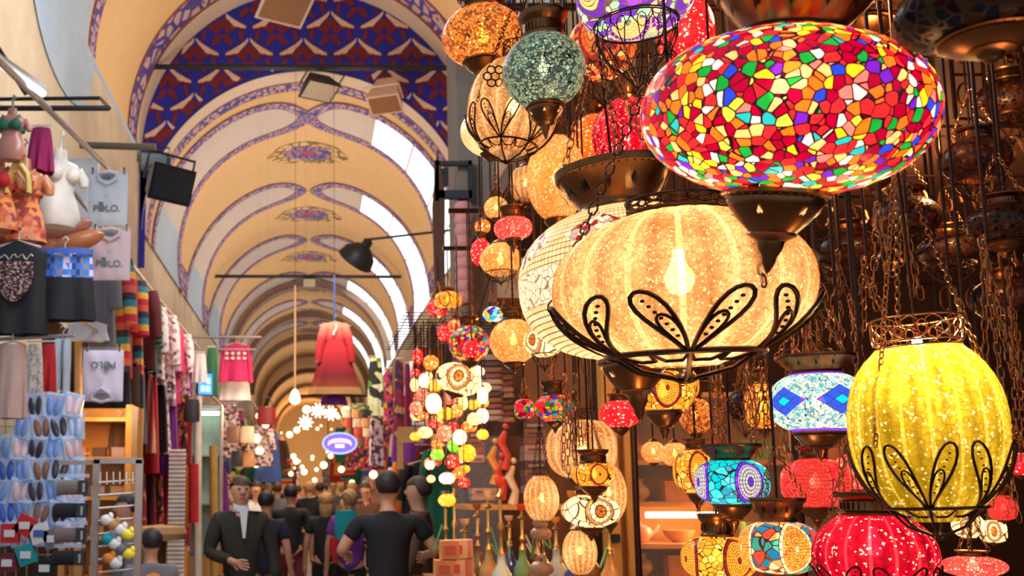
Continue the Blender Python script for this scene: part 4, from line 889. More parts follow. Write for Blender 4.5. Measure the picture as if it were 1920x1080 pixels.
# ---------------------------------------------------------------- left hand side: clothes stall
def cloth(name, c1, c2=None, pat=None, sc=30):
    t = NT(name); f = t.noise(5, 3); c = t.mix(f, c1, tuple(x*.7 for x in c1))
    if pat == 'hstripe':
        x, y, z = t.xyz(); c = t.ramp(t.m('FRACT', t.m('MULTIPLY', z, sc)), [(i/len(c2), q) for i, q in enumerate(c2)], True)
    elif pat == 'vstripe':
        x, y, z = t.xyz(); c = t.ramp(t.m('FRACT', t.m('MULTIPLY', t.m('ADD', x, y), sc)), [(i/len(c2), q) for i, q in enumerate(c2)], True)
    elif pat == 'print':
        r, g = t.cellrand(sc); c = t.ramp(r, [(i/len(c2), q) for i, q in enumerate(c2)], True)
    elif pat == 'grad':
        x, y, z = t.xyz(); c = t.ramp(t.m('ADD', t.m('MULTIPLY', z, sc), 1.0), [(i/(len(c2)-1), q) for i, q in enumerate(c2)])
    elif pat == 'sequin':
        r, g = t.cellrand(sc); c = t.ramp(r, [(0, c1), (.6, c2[0]), (.85, c2[1])], True)
        return t.pbr(c, .25, .5)
    elif pat == 'check':
        x, y, z = t.xyz(); q = t.n('TexChecker'); q.inputs['Scale'].default_value = sc; t.t.links.new(t.obj(), q.inputs['Vector']); r, g = t.cellrand(sc)
        c = t.mix(q.outputs['Fac'], (.02, .16, .55), t.ramp(t.m('FRACT', t.m('MULTIPLY', x, sc*.25)), [(0, (.55, .45, .6)), (.33, (.04, .03, .15)), (.66, (.22, .17, .2))], True))
    return t.pbr(c, .8, 0, t.bump(t.noise(150, 2), .2, .002))
K = {}
K['black'] = cloth('black_cloth', (.004, .004, .006)); K['navy'] = cloth('navy_cloth', (.008, .011, .03)); K['grey'] = cloth('grey_cloth', (.16, .15, .17)); K['white'] = cloth('white_cloth', (.74, .72, .74)); K['pink'] = cloth('hot_pink_cloth', (.62, .02, .14))
K['beige'] = cloth('dusty_beige_cloth', (.46, .30, .25)); K['red'] = cloth('red_cloth', (.55, .015, .02)); K['magenta'] = cloth('magenta_cloth', (.30, .005, .09)); K['purple'] = cloth('purple_cloth', (.20, .03, .30)); K['lilac'] = cloth('lilac_cloth', (.50, .25, .45)); K['wine'] = cloth('wine_cloth', (.14, .01, .02)); K['denim'] = cloth('pale_denim', (.50, .58, .68)); K['green'] = cloth('green_cloth', (.02, .15, .07)); K['tan'] = cloth('tan_cloth', (.45, .25, .10)); K['orange'] = cloth('orange_cloth', (.75, .22, .03)); K['teal'] = cloth('teal_cloth', (.0, .30, .36)); K['olive'] = cloth('dark_olive_cloth', (.020, .016, .009)); K['brown'] = cloth('brown_cloth', (.14, .06, .03)); K['blue'] = cloth('blue_cloth', (.05, .12, .45))
K['rainbow'] = cloth('striped_knit', (1, 1, 1), [(.5,.02,.04), (.75,.4,.05), (.02,.2,.25), (.03,.03,.05), (.6,.1,.05)], 'hstripe', 3.2)
K['rstripe'] = cloth('red_black_stripe_cloth', (1, 1, 1), [(.55,.02,.03), (.04,.01,.02), (.55,.02,.03), (.7,.5,.2)], 'vstripe', 9)
K['knit'] = cloth('pink_white_knit', (1, 1, 1), [(.75,.6,.62), (.5,.25,.3), (.8,.7,.7), (.12,.05,.07)], 'print', 24)
K['floral'] = cloth('dark_floral_cloth', (1, 1, 1), [(.04,.01,.03), (.55,.03,.08), (.05,.02,.06), (.7,.3,.03), (.35,.03,.15)], 'print', 22)
K['lace'] = cloth('white_lace', (1, 1, 1), [(.75,.72,.68), (.45,.43,.42), (.7,.68,.66)], 'print', 60)
K['sequin'] = cloth('dark_sequins', (.05, .02, .025), [(.35,.18,.15), (.7,.45,.4)], 'sequin', 110)
K['check'] = cloth('blue_check_cloth', (1, 1, 1), None, 'check', 26)
K['dress'] = cloth('red_dress_cloth', (1, 1, 1), [(.30,.07,.02), (.18,.005,.015), (.40,.01,.03), (.60,.03,.05), (.8,.35,.28)], 'grad', 1.05)
K['skinpr'] = cloth('orange_lace_print', (1, 1, 1), [(.55,.10,.03), (.75,.25,.06), (.30,.04,.03), (.6,.2,.12)], 'print', 30)
K['scarfg'] = cloth('green_white_scarf', (1, 1, 1), [(.7,.7,.5), (.1,.3,.05), (.6,.65,.3), (.02,.02,.02)], 'print', 9)
K['rug'] = cloth('red_rug', (1, 1, 1), [(.35,.02,.03), (.6,.3,.1), (.3,.02,.06), (.08,.02,.08)], 'print', 14)
HANG = plain('hanger_plastic', (.65, .62, .6), .3, 0, .1)
def garment(kind, px, py, wpx, hpx, Y, mat, label, cat, group=None, rot=0.0, seed=0, sleeve=.5, trim=None, name=None, loc=None, dims=None):
    rg = random.Random(seed+int(px)*3+int(py)); W = dims[0] if dims else S(wpx, Y); H = dims[1] if dims else S(hpx, Y); top = loc if loc is not None else P(px, py, Y)
    root = empty(name or {'shirt': 'hanging_shirt', 'skirt': 'hanging_skirt', 'scarf': 'hanging_scarf', 'dress': 'hanging_dress', 'trousers': 'hanging_trousers'}[kind], top, label, cat, group, (0, 0, rot))
    a = [rg.uniform(0, 6) for _ in range(4)]; dep = .055
    def body(u, v):
        ang = 2*PI*u
        if kind == 'shirt': hw = W*(.5 if v > .08 else .30+v*2.5)*(1-.10*math.sin(PI*min(1, v*1.1))+.04*v) ; sh = -W*.13*(1-min(1, v/.08))*0
        elif kind == 'dress': hw = W*(.24+.05*math.cos(v*9) if v < .35 else .20+.34*(v-.3)/.7+.06)
        elif kind == 'skirt': hw = W*(.42+.10*v)
        elif kind == 'scarf': hw = W*(.30+.20*v**.6)
        else: hw = W*.46
        fold = 1+.22*v*math.sin(ang*5+a[0]+v*1.5)+.12*v*math.sin(ang*9+a[1])
        return Vector((hw*math.cos(ang), dep*(.55+.6*v)*math.sin(ang)*fold+.012*math.sin(ang*7+a[2])*v, -H*v+(-.02 if kind != 'shirt' else -W*.12*abs(math.cos(ang))*(1-min(1, v*5)))))
    m = MB()
    if kind == 'trousers':
        for sg in (-1, 1):
            m.grid(lambda u, v: Vector((sg*W*.22*(1+.15*v)+W*.21*math.cos(2*PI*u)*(1-.15*v), .05*math.sin(2*PI*u)*(1+.2*math.sin(9*v+a[0])), -H*v)), 14, 10, cu=True)
        b_ = m
    else: m.grid(body, 34, 14, cu=True)
    m.build({'shirt': 'fabric', 'skirt': 'fabric', 'scarf': 'fabric', 'dress': 'fabric', 'trousers': 'fabric'}[kind], mat, root)
    if kind in ('shirt', 'dress') and sleeve:
        for sg in (-1, 1):
            s0 = Vector((sg*W*(.36 if kind == 'shirt' else .22), 0, -W*.12)); s1 = s0+Vector((sg*W*.16, -.02, -H*sleeve)); mid = s0.lerp(s1, .5)+Vector((sg*W*.03, 0, 0))
            m = MB(); m.tube([s0, s0.lerp(mid, .5), mid, mid.lerp(s1, .5), s1], [W*.10, W*.115, W*.095, W*.09, W*.085], 12, cap=True); m.build('sleeve', mat, root)
    if trim:
        m = MB(); z = -H*trim[1]; hh = H*trim[2]
        m.grid(lambda u, v: (lambda q: Vector((q.x*1.02, q.y*1.06, q.z)))(body(u, trim[1]+trim[2]*v)), 34, 3, cu=True); m.build(trim[3], trim[0], root)
    if kind != 'scarf':
        m = MB(); m.tube([(-W*.36, 0, -W*.10), (0, 0, .0), (W*.36, 0, -W*.10)], .006, 5); m.tube([(0, 0, 0), (0, 0, .05), (.02, 0, .075), (0, 0, .095), (-.015, 0, .08)], .003, 5); m.build('hanger', HANG, root)
    else:
        m = MB(); m.tube([(-W*.36, 0, .0), (W*.36, 0, 0)], .006, 5); m.build('hanger', HANG, root)
    return root
def textm(body, size, mat, parent, loc, rot=(PI/2, 0, 0), name='lettering'):
    cu = bpy.data.curves.new(name, 'FONT'); cu.body = body; cu.size = size; cu.align_x = 'CENTER'; cu.align_y = 'CENTER'; cu.extrude = .0006; cu.offset = size*.012
    tmp = bpy.data.objects.new('tmp', cu); C.objects.link(tmp); dg = bpy.context.evaluated_depsgraph_get(); me = bpy.data.meshes.new_from_object(tmp.evaluated_get(dg)); bpy.data.objects.remove(tmp)
    me.name = name; me.materials.clear(); me.materials.append(mat)
    o = bpy.data.objects.new(name, me); C.objects.link(o); o.parent = parent; o.location = loc; o.rotation_euler = rot; return o
INK = plain('dark_print_ink', (.015, .02, .025), .6, 0, .1)
# steel poles and racks of the stall
def pole(a, b, r, mat, lab, name='pole', cat='pole', group=None): return tag(cyl(name, a, b, r, mat), lab, cat, group)
pole(P(-20, 95, 5.0), P(205, 318, 8.4), .022, STEEL, 'long sloping steel pole of the stall running from the top left corner')
pole(P(-10, 203, 6.3), P(205, 203, 6.3), .018, BLACK, 'lower of two black bars reaching in from the left edge')
pole(P(-10, 186, 6.8), P(188, 184, 6.8), .014, BLACK, 'upper of two black bars reaching in from the left edge')
pole(P(188, 184, 6.8), P(205, 203, 6.3), .012, BLACK, 'short black bar joining the two black bars')
pole(P(150, 272, 8.0), P(292, 276, 8.0), .03, plain('khaki_metal', (.16, .12, .07), .5), 'brownish horizontal bar above the hanging white polo shirt')
pole((-1.75, 7.2, P(0, 420, 8).z+.03), (-1.75, 15.5, P(0, 420, 8).z+.03), .018, STEEL, 'upper clothes rail running away along the left shops')
pole((-1.72, 7.2, 2.86), (-1.72, 15.5, 2.86), .018, STEEL, 'lower clothes rail running away along the left shops')
pole(P(0, 636, 6.0), P(140, 628, 6.0), .012, STEEL, 'thin rail above the beige skirt')
tag(cyl('cable', P(-5, 90, 6), P(50, 175, 6), .02, BLACK), 'black cable drooping at the top left corner', 'cable')
tl_ = empty('fluorescent_lamp', P(40, 145, 5.6), 'white fluorescent tube lamp along the sloping pole', 'lamp'); q0 = P(-12, 112, 5.4)-tl_.location; q1 = P(82, 176, 5.8)-tl_.location
m = MB(); m.tube([q0, q1], .022, 10); m.build('tube', glow('tube_glow', (.9, .95, 1), 1.3), tl_); m = MB(); m.tube([q0+Vector((0, 0, .04)), q1+Vector((0, 0, .04))], .02, 6); m.build('housing', HANG, tl_)
# floodlights
def flood(px, py, wpx, Y, rz, rx, mat, lab, glass=None, name='floodlight', fins=0, deep=.5):
    r = empty(name, P(px, py, Y), lab, 'floodlight', None, (rx, 0, rz)); W = S(wpx, Y)
    m = MB(); m.add([(-W/2, -W*.1, -W*.36), (W/2, -W*.1, -W*.36), (W/2, -W*.1, W*.36), (-W/2, -W*.1, W*.36), (-W*.3, W*deep*.7, -W*.2), (W*.3, W*deep*.7, -W*.2), (W*.3, W*deep*.7, W*.2), (-W*.3, W*deep*.7, W*.2)], [(3,2,1,0), (4,5,6,7), (0,1,5,4), (1,2,6,5), (2,3,7,6), (3,0,4,7)]); m.build('housing', mat, r, False)
    box_obj('front_glass', (0, -W*.115, 0), (W*.88, .006, W*.6), glass or clear('dusty_glass', (.5, .4, .3), .8, .2), r)
    m = MB(); m.tube([(-W*.54, W*.1, 0), (-W*.54, W*.1, W*.55), (W*.54, W*.1, W*.55), (W*.54, W*.1, 0)], W*.03, 5); m.build('bracket', mat, r)
    for i in range(fins): box_obj('cooling_fin', (-W*.25+W*.5*i/(fins-1), W*deep*.6, 0), (W*.02, W*.25, W*.5), mat, r)
    return r
BEIGE = plain('beige_metal', (.55, .40, .30), .5, 0, .1); RUST = m_plaster('rusty_brown_glass', (.20, .075, .03), (.30, .13, .05), 6)
TR1 = P(0, 127, YT-.6).z
tag(cyl('tie_rod', P(256, 125, YT-.6), P(864, 128, YT-.6), .05, BLACK), 'dark iron tie rod across the blue and red tiled arch', 'tie rod')
tag(cyl('tie_rod', P(402, 518, 30), P(752, 519, 30), .05, BLACK), 'dark iron tie rod further down the vault', 'tie rod')
tag(cyl('tie_rod', P(560, 742, 40), P(690, 742, 40), .05, BLACK), 'short dark rod far down the vault', 'tie rod')
flood(598, 166, 72, YT-1.1, .5, 1.15, BLACK, 'black floodlight hanging from the first tie rod, left of the beige one')
flood(722, 192, 66, YT-1.1, -.35, 1.1, BEIGE, 'beige square floodlight hanging from the first tie rod', RUST, deep=1.2)
flood(532, 8, 104, 13, .5, 1.0, BEIGE, 'large brown-glassed floodlight cut by the top edge', RUST)
tag(cyl('floodlight_rod', P(532, -20, 13), P(532, -60, 13)+Vector((0, 0, 1.2)), .03, BLACK), 'rod the large brown-glassed floodlight hangs from', 'rod')
flood(318, 345, 98, 8.5, .75, .35, BLACK, 'big black finned floodlight pointing down right, left side', plain('dark_glass', (.03, .03, .035), .2), fins=8)
flood(288, 305, 56, 8.8, .2, .2, BLACK, 'smaller black floodlight behind the big finned one', plain('dark_glass', (.03, .03, .035), .2))
flood(850, 330, 50, 9.0, -.6, .2, BLACK, 'black floodlight by the stone pillar', plain('dark_glass', (.03, .03, .035), .2))
flood(580, 530, 26, 30, 0, .4, BLACK, 'small floodlight on the second tie rod')
wlm = empty('wall_spotlight', P(672, 480, 15.5), 'black dish spotlight on a long arm with glowing edge', 'spotlight', None, (.5, .65, 0))
m = MB(); m.lathe([(.30, -.10), (.26, .05), (.15, .16), (.08, .2), (.07, .3), (.001, .34)], 20); m.build('reflector', BLACK, wlm)
m = MB(); m.lathe([(.001, -.09), (.27, -.09), (.27, -.11), (.001, -.12)], 20); m.build('lit_face', glow('warm_spot_face', (1, .55, .2), 2.5), wlm)
tag(cyl('spotlight_arm', P(682, 450, 15.5), P(806, 428, 15.5)+Vector((.6, 0, 0)), .02, BLACK), 'thin arm holding the dish spotlight to the right wall', 'arm')
pb = empty('pendant_bulb', P(553, 745, 14), 'bright bare bulb on a long pale cord, centre of the arcade', 'bulb')
m = MB(); m.lathe([(.001, -.10), (.06, -.07), (.075, -.02), (.05, .06), (.03, .1), (.001, .11)], 14); m.build('bulb', glow('bare_bulb_glow', (1, .78, .42), 10), pb)
cyl('cord', (0, 0, .1), (0, 0, P(0, 535, 14).z-pb.location.z), .014, plain('pale_cord', (.7, .45, .25), .6), pb); cyl('wire', (0, 0, P(0, 535, 14).z-pb.location.z), (0, 0, 11.3-pb.location.z), .003, IRON, pb)
l = bpy.data.lights.new('pendant_light', 'POINT'); l.energy = 60; l.color = WARM; o = bpy.data.objects.new('pendant_light', l); o.location = P(553, 770, 14); C.objects.link(o)
# polo shirt packs
def polo(px, py, wpx, hpx, Y, mat, lab, flip=False, ry=0):
    r = empty('packed_polo_shirt', P(px, py, Y), lab, 'packed shirt', 'packed polo shirts on the left', (0, 0 if not flip else PI, 0)); W = S(wpx, Y); H = S(hpx, Y)
    m = MB()
    def fn(u, v):
        x = (u-.5)*W; z = (v-.5)*H; e = (1-abs(2*u-1)**6)*(1-abs(2*v-1)**6); return Vector((x, -.025*e-.004*math.sin(x*60+z*20), z))
    m.grid(fn, 16, 20); m.grid(lambda u, v: Vector((fn(1-u, v).x, .012, fn(1-u, v).z)), 16, 20); m.build('folded_fabric', mat, r)
    m = MB(); zt = H*.36
    m.tube([(-W*.25, -.03, H*.47), (-W*.22, -.04, zt), (-.0, -.045, zt-H*.10), (W*.22, -.04, zt), (W*.25, -.03, H*.47), (0, -.015, H*.52)], W*.055, 8, closed=True); m.build('collar', mat, r)
    m = MB(); m.ball((0, -.028, H*.42), W*.17, .008, H*.07, 12, 6); m.build('collar_inside', K['grey'], r)
    box_obj('neck_label', (0, -.04, H*.40), (W*.2, .004, H*.05), INK, r)
    box_obj('placket', (0, -.034, H*.14), (W*.07, .006, H*.2), mat, r)
    for z in (.19, .10):
        m = MB(); m.ball((0, -.04, H*z), .005, n=6, m=4); m.build('button', HANG, r)
    rz = PI if False else 0
    textm('POLO.', W*.24, INK, r, (0, -.036, -H*.20), (PI/2, 0, 0)); box_obj('swing_tag', (-W*.14, -.042, -H*.16), (W*.12, .004, H*.17), plain('teal_black_tag', (.03, .07, .08), .4), r, Matrix.Rotation(0 if not flip else .8, 3, 'Y'))
    m = MB(); m.grid(lambda u, v: Vector(((u-.5)*W*1.06, -.052, (v-.5)*H*1.08)), 2, 2); m.build('plastic_bag', clear('thin_plastic', (1, 1, 1), .10, .08), r)
    for x in (-.4, .4): box_obj('hanger_clip', (W*x, 0, (H*.55 if not flip else -H*.55)), (.012, .02, .05), BLACK, r)
    return r
WPOLO = cloth('white_polo_pique', (.66, .70, .76)); PPOLO = cloth('pale_pink_polo_pique', (.70, .50, .53))
polo(202, 374, 76, 104, 7.5, WPOLO, 'white packed polo shirt, the topmost of the two hanging one above the other')
polo(207, 478, 76, 98, 7.3, PPOLO, 'pale pink packed polo shirt directly below the white one')
polo(193, 704, 76, 96, 6.6, cloth('lilac_white_pique', (.70, .60, .72)), 'pale lilac packed polo shirt hanging upside down', True)
tag(box_obj('white_board', (P(150, 380, 8.3).x, 8.3, P(0, 400, 8.3).z), (.30, .03, .95), plain('bright_white_board', (.85, .87, .85), .5)), 'bright white panel behind the white bust form', 'panel')
# mannequins and stall front
MANN = plain('brown_mannequin', (.42, .17, .13), .3); WM = plain('white_mannequin', (.68, .62, .54), .45, 0, .3, 7); ORM = plain('orange_brown_mannequin', (.5, .18, .07), .3)
def bust(px, py, hpx, Y, mat, top, lab, bra=None, rz=0, dressm=None):
    r = empty('mannequin_torso', P(px, py, Y), lab, 'mannequin', None, (0, 0, rz)); H = S(hpx, Y)
    m = MB(); m.lathe([(.001, -H*.5), (H*.20, -H*.5), (H*.27, -H*.40), (H*.23, -H*.2), (H*.17, -H*.05), (H*.22, H*.1), (H*.26, H*.2), (H*.22, H*.28), (H*.09, H*.33), (H*.08, H*.46), (.001, H*.47)], 24, sy=.62)
    for sg in (-1, 1): m.ball((sg*H*.11, -H*.13, H*.12), H*.095, H*.08, H*.09, 12, 8); m.tube([(sg*H*.22, 0, H*.24), (sg*H*.30, 0, H*.12), (sg*H*.31, 0, H*.04)], [H*.06, H*.07, H*.05], 10)
    m.build('torso', mat, r)
    if bra:
        m = MB()
        for sg in (-1, 1): m.ball((sg*H*.11, -H*.15, H*.115), H*.105, H*.085, H*.10, 12, 8); m.tube([(sg*H*.12, -H*.2, H*.2), (sg*H*.15, -H*.08, H*.31), (sg*H*.16, H*.1, H*.25)], H*.014, 5)
        m.lathe([(H*.235, H*.02), (H*.245, H*.08), (H*.25, H*.08)], 20, sy=.63); m.build('bra', bra, r)
    if dressm:
        m = MB(); m.lathe([(H*.29, -H*.52), (H*.28, -H*.40), (H*.24, -H*.2), (H*.18, -H*.05), (H*.185, -H*.0)], 24, sy=.64); m.build('body_garment', dressm, r)
    m = MB(); m.tube([(0, 0, H*.46), (0, 0, H*.62), (.02, 0, H*.66), (0, 0, H*.70)], .008, 5); m.build('hook', STEEL, r)
    return r
bust(22, 250, 110, 5.8, MANN, 0, 'glossy brown mannequin bust at the left edge, topmost', K['green'])
bust(42, 372, 170, 6.1, ORM, 0, 'mannequin torso in orange lace lingerie at the left edge', K['skinpr'], dressm=K['skinpr'])
bust(-5, 360, 150, 5.9, ORM, 0, 'mannequin torso cut by the left edge, in red lingerie', K['red'], dressm=K['skinpr'])
bust(112, 350, 160, 6.4, WM, 0, 'white bust form with a brown stain, left of the white polo shirt', rz=.6)
bust(25, 505, 150, 6.3, MANN, 0, 'brown mannequin torso wearing the black sequin top')
ys = garment('scarf', 78, 235, 56, 90, 6.2, K['magenta'], 'magenta cloth draped over the bars at the upper left', 'cloth', name='draped_cloth')
ys = garment('scarf', 85, 300, 60, 100, 6.5, K['skinpr'], 'brown-orange cloth hanging below the magenta cloth', 'cloth', name='draped_cloth')
m = MB(); m.grid(lambda u, v: Vector(((.055+.03*(v-.5))*math.cos(PI*u)*-1.0*(1.2 if abs(u-.5) > .3 else 1), -.13-.03*math.sin(PI*v)-.02*math.sin(PI*u), (.07+.05*(v-.5))*math.sin(PI*u)-(.10*abs(2*u-1)**3))), 20, 5); o = m.build('yellow_satin_piece', plain('yellow_printed_satin', (.55, .40, .10), .5, 0, .4, 40), None, True, P(46, 345, 6.0)); tag(o, 'yellow printed satin piece over the orange mannequin', 'lingerie')
r_ = garment('shirt', 36, 452, 118, 182, 5.9, K['black'], 'black sleeveless top with silver script and a sequin heart', 'top', sleeve=0, name='black_top')
m = MB(); W = S(118, 5.9); 
m.grid(lambda u, v: Vector(((u-.5)*W*.62*math.sin(PI*min(1, (1-v)*.62+.02))**.6, -.075-.01*math.sin(u*PI), -S(46, 5.9)-S(76, 5.9)*v)), 12, 10); m.build('sequin_panel', K['sequin'], r_)
m = MB(); m.tube([(-.12+.012*i, -.078, -S(36, 5.9)+.014*math.sin(i*1.5)+.006*math.sin(i*.7)) for i in range(20)], .004, 5); m.build('silver_script', plain('silver_glitter', (.7, .65, .62), .25, .7), r_)
r_ = garment('skirt', 122, 472, 122, 128, 6.0, K['black'], 'short black skirt with a blue and pink checked waistband', 'skirt', trim=(K['check'], .0, .36, 'checked_waistband'))
m = MB(); m.grid(lambda u, v: Vector((S(122, 6)*.445*math.cos(2*PI*u), .065*math.sin(2*PI*u), -.01+.035*(v-.4))), 24, 1, cu=True); m.build('waist_edge', K['blue'], r_)
garment('skirt', 24, 640, 62, 140, 5.9, K['beige'], 'dusty beige straight skirt at the left edge', 'skirt')
garment('scarf', 66, 640, 40, 130, 6.3, K['lace'], 'white lace top beside the beige skirt', 'top', name='lace_top')
garment('scarf', 92, 640, 36, 120, 6.5, K['red'], 'dark red cloth hanging between the lace and the pale jeans', 'cloth', name='draped_cloth')
garment('trousers', 118, 636, 36, 110, 6.8, K['denim'], 'pale blue jeans hanging beside the upside down polo shirt', 'trousers')
garment('shirt', 165, 600, 80, 40, 8.0, K['white'], 'white garment lying over the rail above the lilac polo shirt', 'shirt', sleeve=0)
for i, (px, py, c) in enumerate(((140, 455, ORM), (118, 432, MANN), (75, 470, ORM))):
    m = MB(); m.ball((0, 0, 0), .22, .1, .07, 14, 8, Matrix.Rotation(-.3, 3, 'Y')); o = m.build('mannequin_hip', c, None, True, P(px, py, 7.0)); tag(o, ['orange glossy mannequin hip form lying left of the pink polo shirt', 'brown glossy hip form above the checked skirt', 'small orange hip form beside the checked waistband'][i], 'mannequin part')
# rows of clothes seen edge on
up = [('grey', 'dark grey'), ('rainbow', 'striped knit'), ('red', 'red'), ('rainbow', 'multicoloured striped'), ('wine', 'dark red'), ('green', 'dark green'), ('knit', 'pink and white knitted'), ('knit', 'speckled knitted'), ('lilac', 'lilac'), ('pink', 'bright pink'), ('knit', 'pale speckled'), ('purple', 'purple')]
ordn = ['nearest', 'second nearest', 'third from the camera', 'fourth from the camera', 'fifth from the camera', 'sixth from the camera', 'seventh from the camera', 'eighth from the camera', 'ninth from the camera', 'tenth from the camera', 'eleventh from the camera', 'twelfth from the camera', 'farthest but one', 'farthest']
zt = P(0, 420, 8).z
for i, (k_, n_) in enumerate(up):
    y = 8.3+.48*i; garment('shirt', 0, 0, 0, 0, y, K[k_], f'{n_} garment, {ordn[i]} on the upper left rail', 'garment', 'clothes on the upper left rail', PI/2+.5+.15*math.sin(i*2), i, .55, name='hanging_garment', loc=Vector((-1.75, y, zt-.09)), dims=(.62, .95+.12*math.sin(i)))
lw = [('navy', 'navy'), ('navy', 'dark navy'), ('grey', 'grey'), ('rstripe', 'red and black striped'), ('red', 'red'), ('black', 'black'), ('knit', 'speckled pink'), ('purple', 'purple'), ('wine', 'wine red'), ('floral', 'floral printed'), ('floral', 'dark floral'), ('red', 'bright red')]
for i, (k_, n_) in enumerate(lw):
    y = 9.1+.42*i; garment('scarf', 0, 0, 0, 0, y, K[k_], f'{n_} garment, {ordn[i]} on the lower left rail', 'garment', 'clothes on the lower left rail', PI/2+.55+.15*math.sin(i*3), i, 0, name='hanging_garment', loc=Vector((-1.72, y, 2.80)), dims=(.5, .85+.15*math.sin(i*2)))
l3 = [('black', 'black'), ('floral', 'dark floral'), ('rug', 'red patterned'), ('wine', 'wine red'), ('floral', 'pink floral'), ('red', 'red')]
pole((-1.9, 8.8, 1.98), (-1.9, 13.6, 1.98), .015, STEEL, 'lowest clothes rail along the left shops')
for i, (k_, n_) in enumerate(l3):
    y = 9.9+.65*i; garment('scarf', 0, 0, 0, 0, y, K[k_], f'{n_} cloth, {ordn[i]} on the lowest rail of the left shops', 'garment', 'clothes on the lowest left rail', PI/2+.5, i, 0, name='hanging_garment', loc=Vector((-1.9, y, 1.93)), dims=(.5, 1.0+.2*math.sin(i*2)))
# pink sweater, red dress and friends
o = garment('shirt', 443, 642, 54, 74, 14.5, K['pink'], 'bright pink long-sleeved sweater with white motif, hanging over the passage', 'sweater', sleeve=.95)
m = MB()
for i in range(4):
    for j in range(2): m = MB(); m.ball((-.13+.085*i, -.075, -.17-.07*j), .028, .006, .024, 8, 4); m.build('printed_dot', HANG, o)
garment('skirt', 441, 704, 58, 44, 14.7, K['white'], 'white shirt tail hanging under the pink sweater', 'shirt', name='hanging_shirt')
pole(P(350, 632, 14.8), P(490, 632, 14.8), .02, STEEL, 'horizontal pole the pink sweater hangs from'); pole(P(355, 655, 14.4), P(480, 655, 14.4), .012, STEEL, 'thin pole in front of the pink sweater')
o = garment('dress', 628, 603, 84, 136, 13, K['dress'], 'long red kaftan dress with gold hem hanging in mid air', 'dress', sleeve=.5, trim=(K['tan'], .9, .1, 'gold_hem'))
m = MB(); m.tube([(.02*math.sin(i), -.08, -.04-.03*i) for i in range(6)], .02, 6); m.build('embroidered_neck', HANG, o)
garment('skirt', 626, 736, 50, 20, 13.1, K['purple'], 'purple cloth showing under the red dress hem', 'cloth', name='draped_cloth')
cyl('dress_cord_line', P(627, 600, 13), P(627, 517, 13), .012, K['blue']); cyl('wire', P(627, 517, 13), Vector((P(627, 517, 13).x, 13, 11.3)), .003, IRON, bpy.data.objects['dress_cord_line']); tag(bpy.data.objects['dress_cord_line'], 'blue and white cord the red dress hangs from', 'cord')
garment('scarf', 375, 660, 30, 56, 12.5, K['white'], 'white hat-like cloth bundle left of the pink sweater', 'cloth', name='draped_cloth'); garment('scarf', 398, 650, 26, 90, 13, K['green'], 'dark green cloth between white bundle and pink sweater', 'cloth', name='draped_cloth')
scr = empty('lit_screen', P(385, 720, 12.6), 'small glowing blue screen sign on the left shops', 'screen', None, (0, 0, .5)); box_obj('housing', (0, .03, 0), (.20, .05, .28), BLACK, scr); box_obj('lit_panel', (0, 0, 0), (.18, .01, .26), glow('blue_screen_glow', (.08, .25, 1.0), 2.2), scr)
for i in range(2):
    for j in range(2): box_obj('bright_field', (-.035+.07*i, -.008, -.06+.1*j), (.05, .006, .07), glow('cyan_screen_field', (.3, .75, 1), 3), scr)
# handbags
def bag(px, py, wpx, hpx, Y, mat, lab, grp='handbags on the left shops'):
    r = empty('handbag', P(px, py, Y), lab, 'handbag', grp); W = S(wpx, Y); H = S(hpx, Y)
    m = MB(); m.lathe([(.001, -H*.5), (W*.46, -H*.48), (W*.5, -H*.3), (W*.48, H*.3), (W*.42, H*.48), (.001, H*.5)], 20, sy=.35); m.build('bag_body', mat, r)
    m = MB(); m.tube([(W*.3*math.cos(a), 0, H*.45+H*.6*math.sin(a)) for a in [PI*q/8 for q in range(9)]], W*.02, 5); m.build('handle', BLACK, r); return r
LTH = [plain('leather_'+n, c, .4) for n, c in (('brown', (.20, .09, .05)), ('cream', (.62, .48, .33)), ('black', (.03, .025, .03)), ('red', (.4, .03, .03)), ('tan', (.5, .25, .1)))]
bag(437, 815, 26, 32, 15, LTH[0], 'brown handbag below the pink sweater, the left one'); bag(464, 815, 28, 32, 15, LTH[1], 'cream handbag below the pink sweater, the right one'); bag(445, 860, 26, 30, 15.2, LTH[2], 'black handbag below the brown one'); bag(466, 862, 24, 28, 15.2, LTH[4], 'tan handbag below the cream one'); bag(360, 770, 30, 44, 12.4, LTH[2], 'black handbag under the white bundle')
# lit shop niche behind the stall with a coat
ni = empty('shelf_unit', (-1.76, 8.5, 0), 'warm lit wooden shelf unit inside the left shop', 'shelf unit'); NW = .52
box_obj('back_panel', (0, .2, 1.55), (NW+.1, .03, 1.5), OWOOD, ni)
for x in (-NW/2, NW/2): box_obj('side_panel', (x, 0, 1.5), (.05, .4, 1.6), OWOOD, ni)
for i in range(5): box_obj('shelf', (0, 0, .9+.32*i), (NW, .38, .03), OWOOD, ni)
for i in range(12):
    ceramic(3, (-1.92+.16*(i % 3), 8.42, .92+.32*(i//3)+.0), .10, [K['tan'], K['orange'], K['brown'], K['beige']][i % 4], f'folded {["tan","orange","brown","beige"][i%4]} box on the {["lowest","second","third","top"][i//3]} shelf in the left shop, {["left","middle","right"][i%3]}', 'boxes in the left shop')
l = bpy.data.lights.new('niche_light', 'POINT'); l.energy = 12; l.color = (1, .62, .25); l.shadow_soft_size = .1; o = bpy.data.objects.new('niche_light', l); o.location = (-1.66, 8.0, 2.25); C.objects.link(o)
garment('shirt', 222, 790, 30, 80, 8.6, K['brown'], 'brown coat hanging beside the lit shelf unit', 'coat', sleeve=.6, name='hanging_coat')
